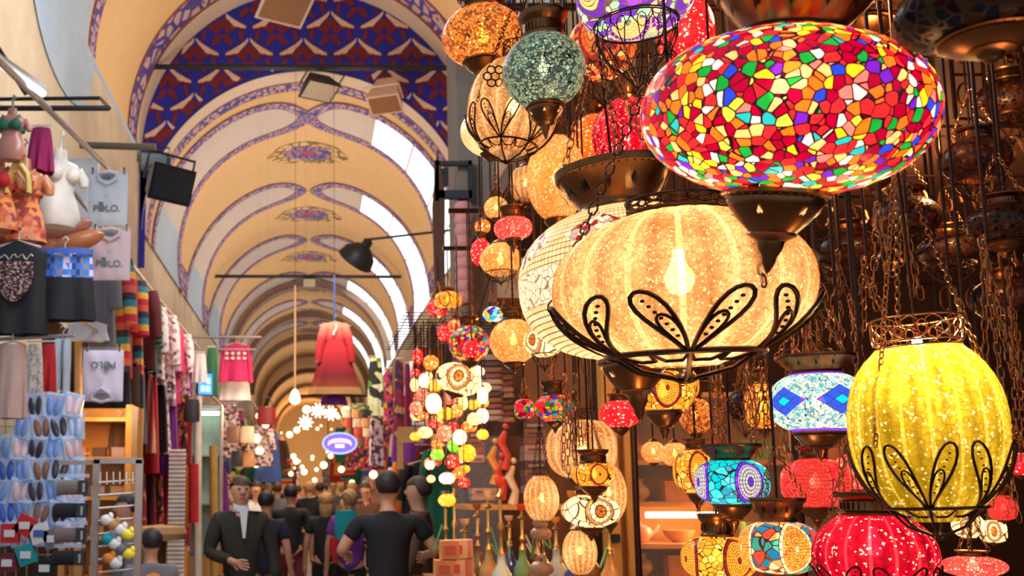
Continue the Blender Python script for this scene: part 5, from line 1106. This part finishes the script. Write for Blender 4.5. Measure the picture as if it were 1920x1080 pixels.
tag(cyl('wooden_post', P(145, 1080, 7.9), P(147, 640, 7.9), .03, OWOOD), 'thin orange-brown post left of the lit shelf unit', 'post')
tag(cyl('wooden_post', P(248, 1080, 9.2), P(248, 690, 9.2), .07, DWOOD), 'thick dark post right of the lit shelf unit', 'post')
tag(cyl('wooden_post', P(402, 1080, 12.4), P(400, 836, 12.4), .05, plain('ochre_wood', (.45, .26, .06), .5)), 'ochre wooden post left of the man in the jacket', 'post')
tag(cyl('white_post', P(371, 1080, 12.6), P(371, 742, 12.6), .05, WM), 'white post beside the roller shutter', 'post')
m = MB()
a0 = P(330, 1010, 11); m.grid(lambda u, v: a0+Vector(((u-.5)*.18, .01*math.sin(v*2*PI*34), -.6+1.55*v)), 2, 136); tag(m.build('roller_shutter', WM), 'narrow white slatted roller shutter between the clothes and the white post', 'shutter')
cc = empty('glass_cabinet', P(388, 900, 12.9), 'tall glass cabinet lit inside behind the ochre post', 'cabinet')
for z in (-.9, -.3, .3, .9): box_obj('shelf', (0, 0, z), (.36, .3, .02), STEEL, cc)
for x in (-.18, .18): box_obj('frame', (x, 0, 0), (.02, .3, 1.9), STEEL, cc)
box_obj('back_panel', (0, .15, 0), (.36, .02, 1.9), plain('mint_panel', (.45, .62, .5), .5), cc); box_obj('lit_strip', (0, -.05, .84), (.3, .05, .04), glow('cool_strip', (.9, 1, .85), 5), cc)
tag(cyl('red_flag_cloth', P(363, 980, 11.8), P(363, 870, 11.8), .06, K['red']), 'narrow red cloth beside the roller shutter', 'cloth')
# blister packs
BC = clear('blister_plastic', (.72, .84, 1.0), .38, .08)
PADS = [plain('pad_'+n, c, .35, 0, .2) for n, c in (('blue', (.16, .28, .62)), ('brown', (.20, .09, .06)), ('pale pink', (.62, .45, .50)), ('deep blue', (.03, .09, .42)), ('black', (.03, .025, .04)), ('pale blue', (.42, .55, .78)))]; PNM = ['blue', 'brown', 'pale pink', 'deep blue', 'black', 'pale blue']
bl = {}
rown = ['top', 'second', 'third', 'fourth', 'fifth', 'sixth', 'lowest']; coln = ['at the left edge', 'second from left', 'third from left', 'fourth from left', 'fifth from left']
for j in range(7):
    for i in range(5):
        if j < 2 and i == 0: continue
        px = 4+33*i+(8 if j % 2 else 0); py = 762+40*j; Y = 6.1+.0*i
        k = (i*2+j*3+(i*j) % 2) % 6
        if k not in bl:
            r = bl[k] = empty('insole_pack', P(px, py, Y)); m = MB()
            m.add([(-.055, 0, -.065), (.055, 0, -.065), (.055, 0, .075), (-.055, 0, .075), (-.05, -.02, -.06), (.05, -.02, -.06), (.05, -.02, .06), (-.05, -.02, .06)], [(0,1,2,3), (4,7,6,5), (0,4,5,1), (1,5,6,2), (2,6,7,3), (3,7,4,0)]); m.build('blister', BC, r, False)
            for sg in (-1, 1):
                m = MB(); m.ball((sg*.022, -.018, 0), .02, .012, .052, 12, 8, Matrix.Rotation(sg*.12, 3, 'Y')); m.build('pad', PADS[k], r)
            m = MB(); m.tube([(0, 0, .07), (0, .02, .085), (0, .10, .085)], .0025, 5); m.build('hook', STEEL, r)
        else: r = copy_tree(bl[k])
        r.location = P(px, py, Y); r.rotation_euler = (.15*math.sin(i*3+j), .22*math.sin(i*5+j*2), .45*math.sin(i*2+j*3)); s_ = 1.12; r.scale = (s_,)*3
        tag(r, f'plastic pack with {PNM[k]} oval pads, {rown[j]} row, {coln[i]}', 'plastic pack', 'plastic packs hung at the lower left')
m = MB()
for i in range(16): m.tube([P(-12, 740+20*i, 6.24), P(152, 740+20*i, 6.24)], .003, 4)
for i in range(9): m.tube([P(-10+20*i, 735, 6.25), P(-10+20*i, 1090, 6.25)], .003, 4)
tag(m.build('wire_grid', STEEL), 'wire grid panel holding the plastic packs', 'wire grid')
# colourful packs at the very bottom left
for i, (px, py, c, n_) in enumerate(((20, 1000, 'red', 'red'), (48, 985, 'red', 'red and white'), (50, 1040, 'teal', 'turquoise'), (15, 1055, 'wine', 'dark red'), (85, 1065, 'black', 'black and gold'), (75, 1000, 'white', 'white'), (100, 1010, 'grey', 'silvery grey'))):
    o = box_obj('soft_pack', P(px, py, 5.9), (.10, .05, .11), K[c], None, Matrix.Rotation(.5*math.sin(i*2), 3, 'Y')); tag(o, f'{n_} packet in the heap at the bottom left corner', 'packet', 'packets in the bottom left heap'); box_obj('printed_label', (0, -.027, 0), (.06, .004, .04), K['white'] if c != 'white' else K['blue'], o)
# sock rack
sr = empty('sock_rack', P(218, 1080, 5.3), 'grey metal display rack with wire rungs at the lower left', 'rack'); bz = sr.location.z
def rl(px, py, Y=5.3): return P(px, py, Y)-sr.location
RK = plain('rack_grey_paint', (.30, .24, .21), .45, .2, .1)
low = -(bz)+.0
for px in (182, 262):
    q = rl(px, 862); box_obj('upright', (q.x, 0, (q.z+low)/2), (.035, .035, q.z-low), RK, sr)
q0 = rl(182, 864); q1 = rl(262, 864); box_obj('top_bar', ((q0.x+q1.x)/2, 0, q0.z), (q1.x-q0.x+.03, .035, .03), RK, sr)
q2 = rl(112, 868); box_obj('side_bar', ((q0.x+q2.x)/2, 0, q2.z), (q0.x-q2.x, .02, .02), RK, sr)
for i in range(9):
    a1 = rl(186, 905+24*i); b1 = rl(258, 903+24*i); cyl('rung', a1+Vector((0, -.02, 0)), b1+Vector((0, .03, .01)), .006, STEEL, sr)
for i in range(6): cyl('peg', rl(194+12*i, 885)+Vector((0, -.08, 0)), rl(194+12*i, 908)+Vector((0, -.08, 0)), .004, STEEL, sr)
for i, (px, py, c, n_) in enumerate(((138, 914, 'grey', 'grey-brown'), (134, 957, 'black', 'black'), (134, 1003, 'grey', 'grey-brown'), (130, 1046, 'black', 'black'))):
    r = empty('sock_pair', P(px, py, 5.25), f'{n_} pair of socks with a dark label, {["topmost","second","third","lowest"][i]} beside the metal rack', 'socks', 'sock pairs on the rack'); mt = cloth('grey_brown_knit', (.17, .13, .115)) if c == 'grey' and i == 0 else (bpy.data.materials['grey_brown_knit'] if c == 'grey' else K['black'])
    m = MB(); hh = .037
    def fs(u, v): x = -.085+.165*v; z = hh*(1+.25*max(0, .25-v))*math.sin(2*PI*u)-.02*max(0, .2-v)*4*.25; return Vector((x, .02*math.cos(2*PI*u), z))
    m.grid(fs, 16, 10, cu=True); m.add([fs(u/16, 0) for u in range(16)], [tuple(range(16))]); m.build('knit', mt, r)
    b_ = box_obj('label', (.055, -.021, 0), (.052, .006, .072), INK, r)
    textm('MARK', .017, HANG, r, (.058, -.0255, 0), (PI/2, -PI/2, 0))
    m = MB(); m.grid(lambda u, v: Vector((-.08+.16*u, 0, .05+.02*v)), 2, 1); m.build('plastic_top', BC, r); cyl('hook', (.03, 0, .06), (.03, .08, .07), .003, STEEL, r)
for i in range(10):
    p = P(200+(i*13) % 50, 975+9*i, 5.25); c = ['white', 'tan', 'white', 'beige', 'teal', 'white', 'grey', 'white', 'orange', 'white'][i]; m = MB(); m.ball((0, 0, 0), .035, .02, .028, 10, 6); m.ball((.02, 0, .02), .015, .015, .02, 8, 5)
    o = m.build('small_pouch', K[c] if i % 4 != 3 else plain('yellow_plastic', (.7, .6, .03), .4), None, True, p); tag(o, f'{c if i%4!=3 else "yellow"} little bagged item on the metal rack, {ordn[i].replace("nearest","topmost").replace(" from the camera"," from the top")}', 'bagged item', 'bagged items on the rack')
st_ = tag(MB().lathe([(.001, .0), (.20, .0), (.22, .05), (.2, .1), (.001, .12)], 24).build('stool_cushion', K['tan'], None, True, P(300, 988, 8.3)-Vector((0, 0, .1))), 'round tan cushion on a stand in the left aisle', 'cushion')
tag(cyl('cushion_stand', P(300, 990, 8.3)-Vector((0, 0, 1.32)), P(300, 990, 8.3)-Vector((0, 0, .11)), .05, DWOOD), 'post carrying the round tan cushion', 'stand')
# ---------------------------------------------------------------- the arcade further down
def far_garments(side, n, y0, y1, z0, x0, grp, seed):
    rg = random.Random(seed); ks = ['red', 'black', 'rug', 'floral', 'tan', 'white', 'wine', 'green', 'scarfg', 'knit', 'purple', 'orange', 'rainbow', 'brown', 'blue', 'beige']; out = []
    dn = {'rug': 'red patterned', 'scarfg': 'green and white', 'knit': 'speckled pink', 'rainbow': 'striped', 'floral': 'dark floral'}
    for i in range(n):
        y = y0+(y1-y0)*(i/(n-1))**1.3; k = ks[(i*5+seed) % 16]
        pl_ = round(y)
        g = garment('scarf' if i % 2 else 'shirt', 0, 0, 0, 0, y, K[k], f'{dn.get(k, k)} {"cloth" if i % 2 else "garment"} hanging outside the {side} shops, ', 'garment', grp, (.35 if side == 'right' else -.35)+rg.uniform(-.3, .3), i, .5, name='hanging_garment', loc=Vector((x0+rg.uniform(-.15, .15), y, z0+rg.uniform(-.25, .15))), dims=(.5+.2*rg.random(), .75+.4*rg.random()))
        g['label'] = f'{dn.get(k, k)} {"draped cloth" if i % 2 else "garment"} on the {side} arcade shops, {ORD[i]} going away'
ORD = ['first', 'second', 'third', 'fourth', 'fifth', 'sixth', 'seventh', 'eighth', 'ninth', 'tenth', 'eleventh', 'twelfth', 'thirteenth', 'fourteenth', 'fifteenth', 'sixteenth', 'seventeenth', 'eighteenth', 'nineteenth', 'twentieth', 'twenty-first', 'twenty-second', 'twenty-third', 'twenty-fourth', 'twenty-fifth', 'twenty-sixth']
far_garments('right', 22, 9.5, 34, 3.1, 1.45, 'clothes outside the right shops, upper row', 1)
far_garments('right', 16, 10.5, 30, 2.05, 1.48, 'clothes outside the right shops, lower row', 7)
for o in [q for q in bpy.data.objects if q.get('group') == 'clothes outside the right shops, lower row']: o['label'] = o['label'].replace('right arcade shops', 'right arcade shops, lower row')
far_garments('left', 22, 15.5, 38, 2.9, -1.5, 'clothes outside the far left shops, upper row', 4)
far_garments('left', 16, 14, 34, 1.95, -1.7, 'clothes outside the far left shops, lower row', 11)
for o in [q for q in bpy.data.objects if q.get('group') == 'clothes outside the far left shops, lower row']: o['label'] = o['label'].replace('left arcade shops', 'left arcade shops, lower row')
far_garments('right', 18, 17, 60, 3.05, .95, 'goods hung over the right passage', 3)
far_garments('left', 18, 19, 60, 3.0, -1.0, 'goods hung over the left passage', 9)
for o in [q for q in bpy.data.objects if str(q.get('group')).startswith('goods hung over')]: o['label'] = o['label'].replace('arcade shops', 'of the far passage')
for nm, x, z in (('right', .95, 3.12), ('left', -1.0, 3.07)):
    pole((x, 16.5, z), (x, 61, z), .02, STEEL, f'garment rail over the far {nm} passage')
SW = [glow('added_glow_'+n, c, 1.1) for n, c in (('warm', (1, .55, .22)), ('cream', (1, .78, .5)), ('red', (.9, .2, .1)))]  # made-up glowing panels, added to brighten the dark far arcade
for i in range(16):
    s_ = -1 if i % 2 else 1; y = 15+3.6*(i//2); x = 1.9 if s_ > 0 else -2.24
    r = empty('glow_panel', (x, y, 1.9), f'{["warm","cream","reddish"][i%3]} added glowing panel on the {"right" if s_ > 0 else "left"}, {ORD[i//2]} going away', 'glow panel', 'added glowing panels of the arcade')
    for dy in (-1.1, 1.1): box_obj('frame', (-s_*.03, dy, 0), (.06, .08, 1.5), OWOOD, r)
    for dz in (-.75, 0, .75): box_obj('shelf', (-s_*.03, 0, dz), (.08, 2.2, .06), OWOOD, r)
    box_obj('glow_face', (0, 0, 0), (.02, 2.1, 1.45), SW[i % 3], r)
for nm, x, z in (('right', 1.45, 3.2), ('right', 1.48, 2.1), ('left', -1.5, 3.0), ('left', -1.7, 2.0)):
    pole((x, 9.3 if nm == 'right' else 14, z), (x, 39, z), .02, STEEL, f'{"upper" if z > 2.5 else "lower"} garment rail along the {nm} arcade shops')
garment('scarf', 704, 668, 34, 110, 13, K['scarfg'], 'green and white scarves bunched near the right side of the arcade', 'scarf'); garment('scarf', 748, 672, 22, 150, 11, K['rug'], 'long red and gold rug strip left of the blurred lamps', 'rug', name='hanging_rug'); garment('scarf', 764, 680, 14, 130, 10.6, K['magenta'], 'narrow magenta strip beside the red and gold rug', 'cloth', name='draped_cloth')
garment('scarf', 705, 760, 30, 110, 13.5, K['knit'], 'pale speckled cloth under the green and white scarves', 'cloth', name='draped_cloth'); garment('scarf', 728, 690, 22, 120, 12.4, K['floral'], 'dark floral cloth between the scarves and the rug strip', 'cloth', name='draped_cloth')
sb = empty('wooden_sign', P(770, 815, 9.6), 'orange wooden sign board left of the blurred lamp cluster', 'sign', None, (0, 0, -.2)); box_obj('board', (0, 0, 0), (.24, .04, .15), OWOOD, sb); box_obj('hanging_strip', (-.1, 0, -.15), (.06, .03, .35), OWOOD, sb); box_obj('bracket', (.18, 0, .02), (.18, .02, .03), BLACK, sb)
# oval lit sign
og = empty('oval_sign', P(637, 831, 13), 'oval glowing blue and violet sign hanging over the crowd', 'sign')
def oval(name, a, b, y, th, mat, r0=0):
    m = MB(); n = 40
    vs = [(a*math.cos(2*PI*i/n), y, b*math.sin(2*PI*i/n)) for i in range(n)]+[(a*math.cos(2*PI*i/n), y+th, b*math.sin(2*PI*i/n)) for i in range(n)]
    m.add(vs, [tuple(range(n)), tuple(range(2*n-1, n-1, -1))]+[(i, (i+1) % n, (i+1) % n+n, i+n) for i in range(n)]); return m.build(name, mat, og, False)
oval('rim', .225, .14, .0, .05, glow('pale_blue_neon', (.35, .55, 1.0), 1.6)); oval('face', .205, .12, -.01, .02, glow('violet_sign_face', (.30, .16, .85), 1.2)); 
m = MB(); m.tube([(.14*math.cos(a), -.016, .05*math.sin(a)-.0) for a in [PI*q/10 for q in range(11)]], .012, 5); m.tube([(.15*math.cos(a), -.016, -.03+.05*math.sin(a)) for a in [PI*q/10 for q in range(11)]], .01, 5); m.box((0, -.016, -.035), (.12, .01, .05)); m.build('emblem', glow('white_violet_glow', (.65, .55, 1), 2.0), og)
m = MB(); m.tube([(-.15, 0, .1), (-.15, 0, 1.0)], .006, 5); m.tube([(.15, 0, .1), (.15, 0, 1.0)], .006, 5); m.build('hanging_wire', IRON, og)
# far lights
FB = [(575, 768, 17, 'left of the star-shaped lamps'), (500, 770, 18, 'over the red goods'), (481, 822, 16, 'left of the far crowd'), (487, 845, 18, 'lower left of the far crowd'), (543, 815, 22, 'upper left of centre'), (573, 800, 25, 'above the crowd'), (607, 872, 20, 'above the blonde heads'), (640, 880, 22, 'under the oval sign'), (555, 865, 24, 'left of the crowd centre'), (590, 900, 30, 'between the heads'), (520, 880, 26, 'low left'), (660, 905, 26, 'low right'), (498, 796, 20, 'in the red goods'), (486, 780, 20, 'at the end of the left shops'), (620, 855, 28, 'in the middle distance'), (648, 770, 16, 'right of the star-shaped lamps'), (480, 870, 20, 'by the left shop doors'), (700, 890, 18, 'by the right shop doors')]
rg = random.Random(12)
FBX = [(rg.uniform(482, 700), rg.uniform(775, 905), rg.uniform(20, 48)) for _ in range(40)]
for i, (px, py, Y, wh) in enumerate(FB):
    if i == 0:
        r = f0 = empty('far_bulb', P(px, py, Y)); m = MB(); m.ball((0, 0, 0), .07, n=12, m=8); m.build('bulb', glow('far_bulb_glow', (1, .70, .36), 4), r); m = MB(); m.tube([(0, 0, .06), (0, 0, 6.1)], .0004, 4); m.build('cord', IRON, r)
    else: r = copy_tree(f0)
    r.location = P(px, py, Y); tag(r, f'distant lit bulb {wh}', 'bulb', 'distant bulbs over the arcade')
for j, (px, py, Y) in enumerate(FBX):
    r = copy_tree(f0); r.location = P(px, py, Y); q = .45+.5*rg.random(); r.scale = (q, q, q); tag(r, 'tiny distant bulb among many over the far passage', 'bulb', 'tiny bulbs over the far passage')
for k, (px, py) in enumerate(((620, 775), (573, 792), (596, 770))):
    r = empty('star_lamp', P(px, py, 16), f'white star-shaped cluster lamp, {["right","lower left","middle"][k]} of three, in the far centre', 'lamp', 'star-shaped lamps'); m = MB()
    for i in range(10):
        a = 2*PI*i/10; d = Vector((math.cos(a), .4*math.sin(i*2), math.sin(a))).normalized(); m.tube([d*.02, d*.12], [.018, .008], 5)
    m.ball((0, 0, 0), .035, n=10, m=6); m.build('arms', glow('white_star_glow', (1, .88, .7), 5), r); m = MB(); m.tube([(0, 0, .03), (0, 0, 5.9)], .0004, 4); m.build('cord', IRON, r)
bag(500, 780, 36, 34, 17, LTH[3], 'red bag hanging at the end of the left shops', 'bags down the arcade'); 
bn = ['brown', 'cream', 'black', 'red', 'tan']
for i in range(16):
    px = 650+(i % 4)*16+(i//4)*3; py = 775+18*(i//4); bag(px, py, 16, 17, 14.5+.3*(i % 3), LTH[(i*3+1) % 5], f'small {bn[(i*3+1)%5]} bag, {["top","second","third","lowest"][i//4]} row, {["first","second","third","fourth"][i%4]} from left, above the right crowd', 'bags hung in rows over the right shops')
for i in range(14):
    s_ = -1 if i % 2 else 1; y = 12+1.7*i; z = 1.1+.5*((i*3) % 3)
    o = box_obj('goods_crate', (1.65*s_ if s_ > 0 else -1.95, y, .45), (.5, .7, .9), [BWOOD, OWOOD, K['wine'], K['tan']][i % 4]); tag(o, f'{["brown","orange","wine red","tan"][i%4]} goods crate by the {"right" if s_>0 else "left"} shops, {ORD[i//2]} going away', 'crate', 'crates along the shops'); box_obj('lid', (0, 0, .46), (.54, .74, .04), DWOOD, o)
# ---------------------------------------------------------------- people
SKIN = plain('skin_tone', (.52, .25, .15), .5, 0, .08); HAIRS = {k: plain(k+'_hair', c, .6, 0, .4, 30) for k, c in (('black', (.012, .008, .008)), ('brown', (.05, .022, .012)), ('blond', (.42, .22, .08)), ('grey', (.3, .26, .24)))}
EYEM = plain('eye_dark', (.02, .015, .015), .2); LIP = plain('lip', (.4, .11, .09), .5); SHOE = plain('dark_shoe', (.03, .02, .02), .4)
def skin_obj(name, verts, edges, radii, mat, parent, root=0, sub=1):
    me = bpy.data.meshes.new(name); me.from_pydata([tuple(v) for v in verts], edges, []); me.materials.append(mat)
    o = bpy.data.objects.new(name, me); C.objects.link(o); o.parent = parent
    md = o.modifiers.new('skin', 'SKIN'); md.use_smooth_shade = True
    if not me.skin_vertices:
        bpy.context.view_layer.update()
    sv = me.skin_vertices[0].data
    for i, r in enumerate(radii): sv[i].radius = r if isinstance(r, tuple) else (r, r); sv[i].use_root = (i == root)
    s2 = o.modifiers.new('subdivision', 'SUBSURF'); s2.levels = sub; s2.render_levels = sub+ (1 if sub < 2 else 0)
    return o
def person(px, topy, Y, lab, rz, top='black', legs='black', hair='black', longhair=False, longs=False, arms='down', stride=.12, coat=False, wid=1.0, H=None, detail=True, skirt=None, group=None, sub=1, lean=0, bald=False, head=0):
    pt = P(px, topy, Y); H = H or pt.z; k = H/1.75
    root = empty('person', (pt.x, Y, pt.z-H), lab, 'person', group, (lean, 0, rz))
    V = lambda x, y, z: Vector((x*wid if abs(x) < .25 else x, y, z))*k
    A = {'down': [((.235, .02, 1.15), (.255, -.05, .90))]*2, 'bent': [((.33, .02, 1.20), (.26, -.22, 1.16))]*2, 'walk': [((.235, .08, 1.16), (.25, .04, .92)), ((.235, -.06, 1.16), (.25, -.20, .98))],
         'hold': [((.24, -.02, 1.15), (.10, -.26, 1.10)), ((.24, 0, 1.15), (.25, -.08, .92))], 'out': [((.36, .04, 1.22), (.42, -.10, 1.06))]*2}[arms]
    vs, es, rs = [], [], []
    def ad(p, r, par=None):
        vs.append(V(*p)); rs.append((r[0]*k, r[1]*k) if isinstance(r, tuple) else r*k)
        if par is not None: es.append((par, len(vs)-1))
        return len(vs)-1
    pel = ad((0, 0, .95), (.12, .095)); wst = ad((0, .0, 1.10), (.115, .085), pel); ch = ad((0, .01, 1.30), (.135, .095), wst); nk0 = ad((0, .015, 1.44), (.07, .06), ch); nk = ad((0, .0, 1.50), (.052, .054), nk0)
    jaw = ad((head*.5, -.02, 1.565), (.060, .068), nk); hd = ad((head, -.005, 1.64), (.078, .092), jaw); cr = ad((head, .01, 1.70), (.064, .076), hd)
    ad((head, -.112, 1.618), (.011, .013), hd)
    for s in (-1, 1): ad((head+s*.078, .01, 1.64), (.008, .014), hd)
    sh_p, leg_p = [], []
    for j, s in enumerate((-1, 1)):
        e, w_ = A[j]; a1 = ad((s*.17, .01, 1.41), .055, ch); a2 = ad((s*e[0], e[1], e[2]), .040, a1); a3 = ad((s*w_[0], w_[1], w_[2]), .026, a2)
        d = (Vector(w_)-Vector(e)); d.normalize(); d = Vector((s*d.x, d.y, d.z)); wv = Vector((s*w_[0], w_[1], w_[2])); sp_h = (d.cross(Vector((s, .2, 0)))).normalized() if abs(d.z) > .3 else Vector((0, 0, 1))
        pm = wv+d*.055; ipm = ad(tuple(pm), (.034, .020) , a3)
        for f in range(4):
            off = sp_h*((f-1.5)*.020); L_ = (.058, .072, .066, .050)[f]; b0 = ad(tuple(pm+d*.035+off), .0095, ipm); b1 = ad(tuple(pm+d*(.035+L_*.55)+off*1.1+Vector((-s*.006, 0, 0))), .0085, b0); ad(tuple(pm+d*(.035+L_)+off*1.1+Vector((-s*.02, 0, 0))), .0075, b1)
        th = ad(tuple(wv+d*.03-sp_h*.035), .011, a3); ad(tuple(wv+d*.065-sp_h*.052), .009, th)
        sh_p.append(((s*.17, .01, 1.41), (s*e[0], e[1], e[2]), (s*w_[0], w_[1], w_[2])))
        sd = s*stride; hp = ad((s*.09, 0, .88), .085, pel); kn = ad((s*.10, -.02-sd*.6, .50), .055, hp); an = ad((s*.10, .02-sd*1.2+ (.10 if sd < 0 else 0), .09), .036, kn); ad((s*.105, -.12-sd*1.2, .04), .030, an)
        leg_p.append(((s*.09, 0, .88), (s*.10, -.02-sd*.6, .50), (s*.10, .02-sd*1.2+(.10 if sd < 0 else 0), .10)))
    skin_obj('body', vs, es, rs, SKIN, root, 0, sub)
    # top
    vs, es, rs = [], [], []; end = .60 if coat else .82
    p0 = ad((0, .0, end+.02), (.165 if coat else .15, .12)); p1 = ad((0, 0, 1.08), (.145, .115), p0); p2 = ad((0, .01, 1.30), (.16, .12), p1); p3 = ad((0, .012, 1.45), (.080, .074), p2); ad((0, .012, 1.49), (.064, .064), p3)
    for (a_, e_, w_) in sh_p:
        q1 = ad(a_, .075, p2)
        if longs: q2 = ad(e_, .058, q1); ad(tuple(Vector(w_)*.94+Vector(e_)*.06), .045, q2)
        else: ad(tuple(Vector(a_)*.35+Vector(e_)*.65), .062, q1)
    skin_obj('coat' if coat else 'shirt', vs, es, rs, K[top], root, 0, sub)
    vs, es, rs = [], [], []; g0 = ad((0, 0, 1.0), (.13, .105))
    if skirt: ad((0, 0, .70), (.18, .15), g0); ad((0, 0, .35), (.2, .17), 1)
    else:
        for (a_, b_, c_) in leg_p: q1 = ad(a_, .098, g0); q2 = ad(b_, .073, q1); ad(c_, .056, q2)
    skin_obj('trousers' if not skirt else 'skirt', vs, es, rs, K[legs], root, 0, sub)
    m = MB()
    def hf(u, v):
        a = 2*PI*u; b = PI/2-v*(PI*.74); x = math.cos(a)*math.cos(b)*.088*(1+.03*math.sin(a*9+b*5)); y = math.sin(a)*math.cos(b)*.106*(1+.03*math.sin(b*11+a*4)); z = math.sin(b)*.094
        lim = .040+.02*math.sin(a) if math.sin(a) < -.25 else (-.02 if math.sin(a) < .15 else -.085)
        if z < lim: z = lim; x = math.cos(a)*.086; y = math.sin(a)*.103
        return Vector((head+x, .012+y, 1.662+z+(.0)))*k
    m.grid(hf, 24, 12, cu=True); 
    if longhair: m.ball(Vector((head, .05, 1.56))*k, .085*k, .06*k, .13*k, 12, 8)
    m.build('hair', HAIRS[hair], root)
    if detail:
        for s in (-1, 1):
            m = MB(); m.ball(Vector((head+s*.030, -.088, 1.650))*k, .012*k, .008*k, .008*k, 8, 5); m.build('eye', EYEM, root)
        m = MB(); m.ball(Vector((head, -.086, 1.578))*k, .024*k, .008*k, .007*k, 8, 5); m.build('mouth', LIP, root)
    for (a_, b_, c_) in leg_p:
        m = MB(); m.ball(V(c_[0], c_[1]-.06, .045), .05*k, .14*k, .045*k, 12, 8); m.build('shoe', SHOE, root)
    return root
p = person(452, 893, 8.0, 'man in a dark olive jacket over a white shirt walking towards the camera', .25, 'olive', 'black', 'brown', longs=True, coat=True, arms='hold', stride=.14, wid=1.08)
m = MB(); m.add([(-.035, -.125, 1.47), (.035, -.125, 1.47), (.010, -.150, 1.24), (-.010, -.150, 1.24)], [(0,1,2,3)]); m.v = [(x, y+ (0 if i < 4 else .01), z) for i, (x, y, z) in enumerate(m.v)]; m.lathe([(.066, 1.44), (.062, 1.49), (.058, 1.50)], 16); m.build('white_shirt_front', K['white'], p)
person(545, 908, 12, 'man in black T-shirt and dark wine trousers walking away, seen from behind', PI, 'black', 'wine', 'black', arms='walk', stride=.12, wid=1.12)
person(500, 920, 9.6, 'dark-haired person half hidden behind the man in the olive jacket', PI-.3, 'navy', 'black', 'black', stride=.08)
person(611, 924, 11.2, 'blond woman in a black top walking away beside the woman in purple', PI, 'black', 'black', 'blond', longhair=True, arms='down', stride=.10)
p = person(656, 917, 10.2, 'woman in a purple top carrying a turquoise bag, seen from behind', PI, 'purple', 'black', 'blond', arms='down', stride=.09)
b_ = bag(648, 985, 42, 56, 9.9, K['teal'], 'turquoise shoulder bag carried by the woman in purple', None)
tag(MB().tube([(0, 0, 0), (.0, 0, -.12), (.01, 0, -.24)], [.045, .05, .02], 8).build('red_pouch', K['red'], None, True, P(627, 1020, 9.9)+Vector((0, 0, .06))), 'red cloth hanging beneath the turquoise bag', 'cloth')
person(727, 883, 7.0, 'man in a long black shirt with elbows out, walking away, nearest of the crowd', PI, 'black', 'black', 'black', arms='bent', stride=.10, wid=1.16, coat=True, head=-.0)
person(783, 893, 7.9, 'person in a dark brown coat beside the blurred lamps, turned right', -PI/2-.3, 'brown', 'black', 'brown', longs=True, coat=True, arms='hold')
person(238, 925, 7.6, 'dark-haired man in a grey shirt standing behind the metal rack', -PI/2+.3, 'grey', 'navy', 'black', longs=True, H=1.60)
p = person(284, 990, 6.4, 'short person with black hair in a grey top at the lower left', PI+.4, 'grey', 'navy', 'black', longs=True, H=1.36)
m = MB(); m.lathe([(.10, 1.36), (.14, 1.30), (.19, 1.16), (.16, 1.12)], 16, sy=.8); m.v = [(x*1.36/1.75, y*1.36/1.75, (z+.06)*1.36/1.75) for x, y, z in m.v]; m.build('orange_scarf', K['orange'], p)
fp = [(480, 903, 15, 'white', 'dark top and white trousers'), (520, 905, 18, 'grey', ''), (580, 903, 17, 'black', ''), (575, 907, 24, 'white', ''), (600, 905, 20, 'navy', ''), (560, 910, 28, 'red', ''), (625, 906, 24, 'grey', ''), (640, 909, 30, 'white', ''), (540, 908, 32, 'blue', ''), (685, 905, 15, 'brown', ''), (700, 908, 20, 'red', ''), (520, 910, 36, 'black', ''), (590, 911, 36, 'tan', ''), (612, 910, 42, 'white', ''), (660, 904, 17, 'tan', ''), (502, 906, 22, 'wine', '')]
w_ = ['left edge of the crowd', 'left of the man in black T-shirt', 'middle of the passage', 'middle distance', 'above the blond woman', 'far centre left', 'far, behind the blond woman', 'far right of centre', 'very far left of centre', 'by the right shops', 'beside the right shop rails', 'very far left', 'very far centre', 'farthest of all', 'right of the woman in purple', 'by the left shop doors']
for i, (px, py, Y, c, _) in enumerate(fp):
    person(px, py, Y, f'distant person in {c}, {w_[i]}', PI if i % 3 else .1, c, 'black' if i % 2 else 'navy', ['black', 'brown', 'blond', 'grey'][i % 4], longs=i % 2 == 0, arms='walk', detail=False, group='distant people in the passage', sub=0)
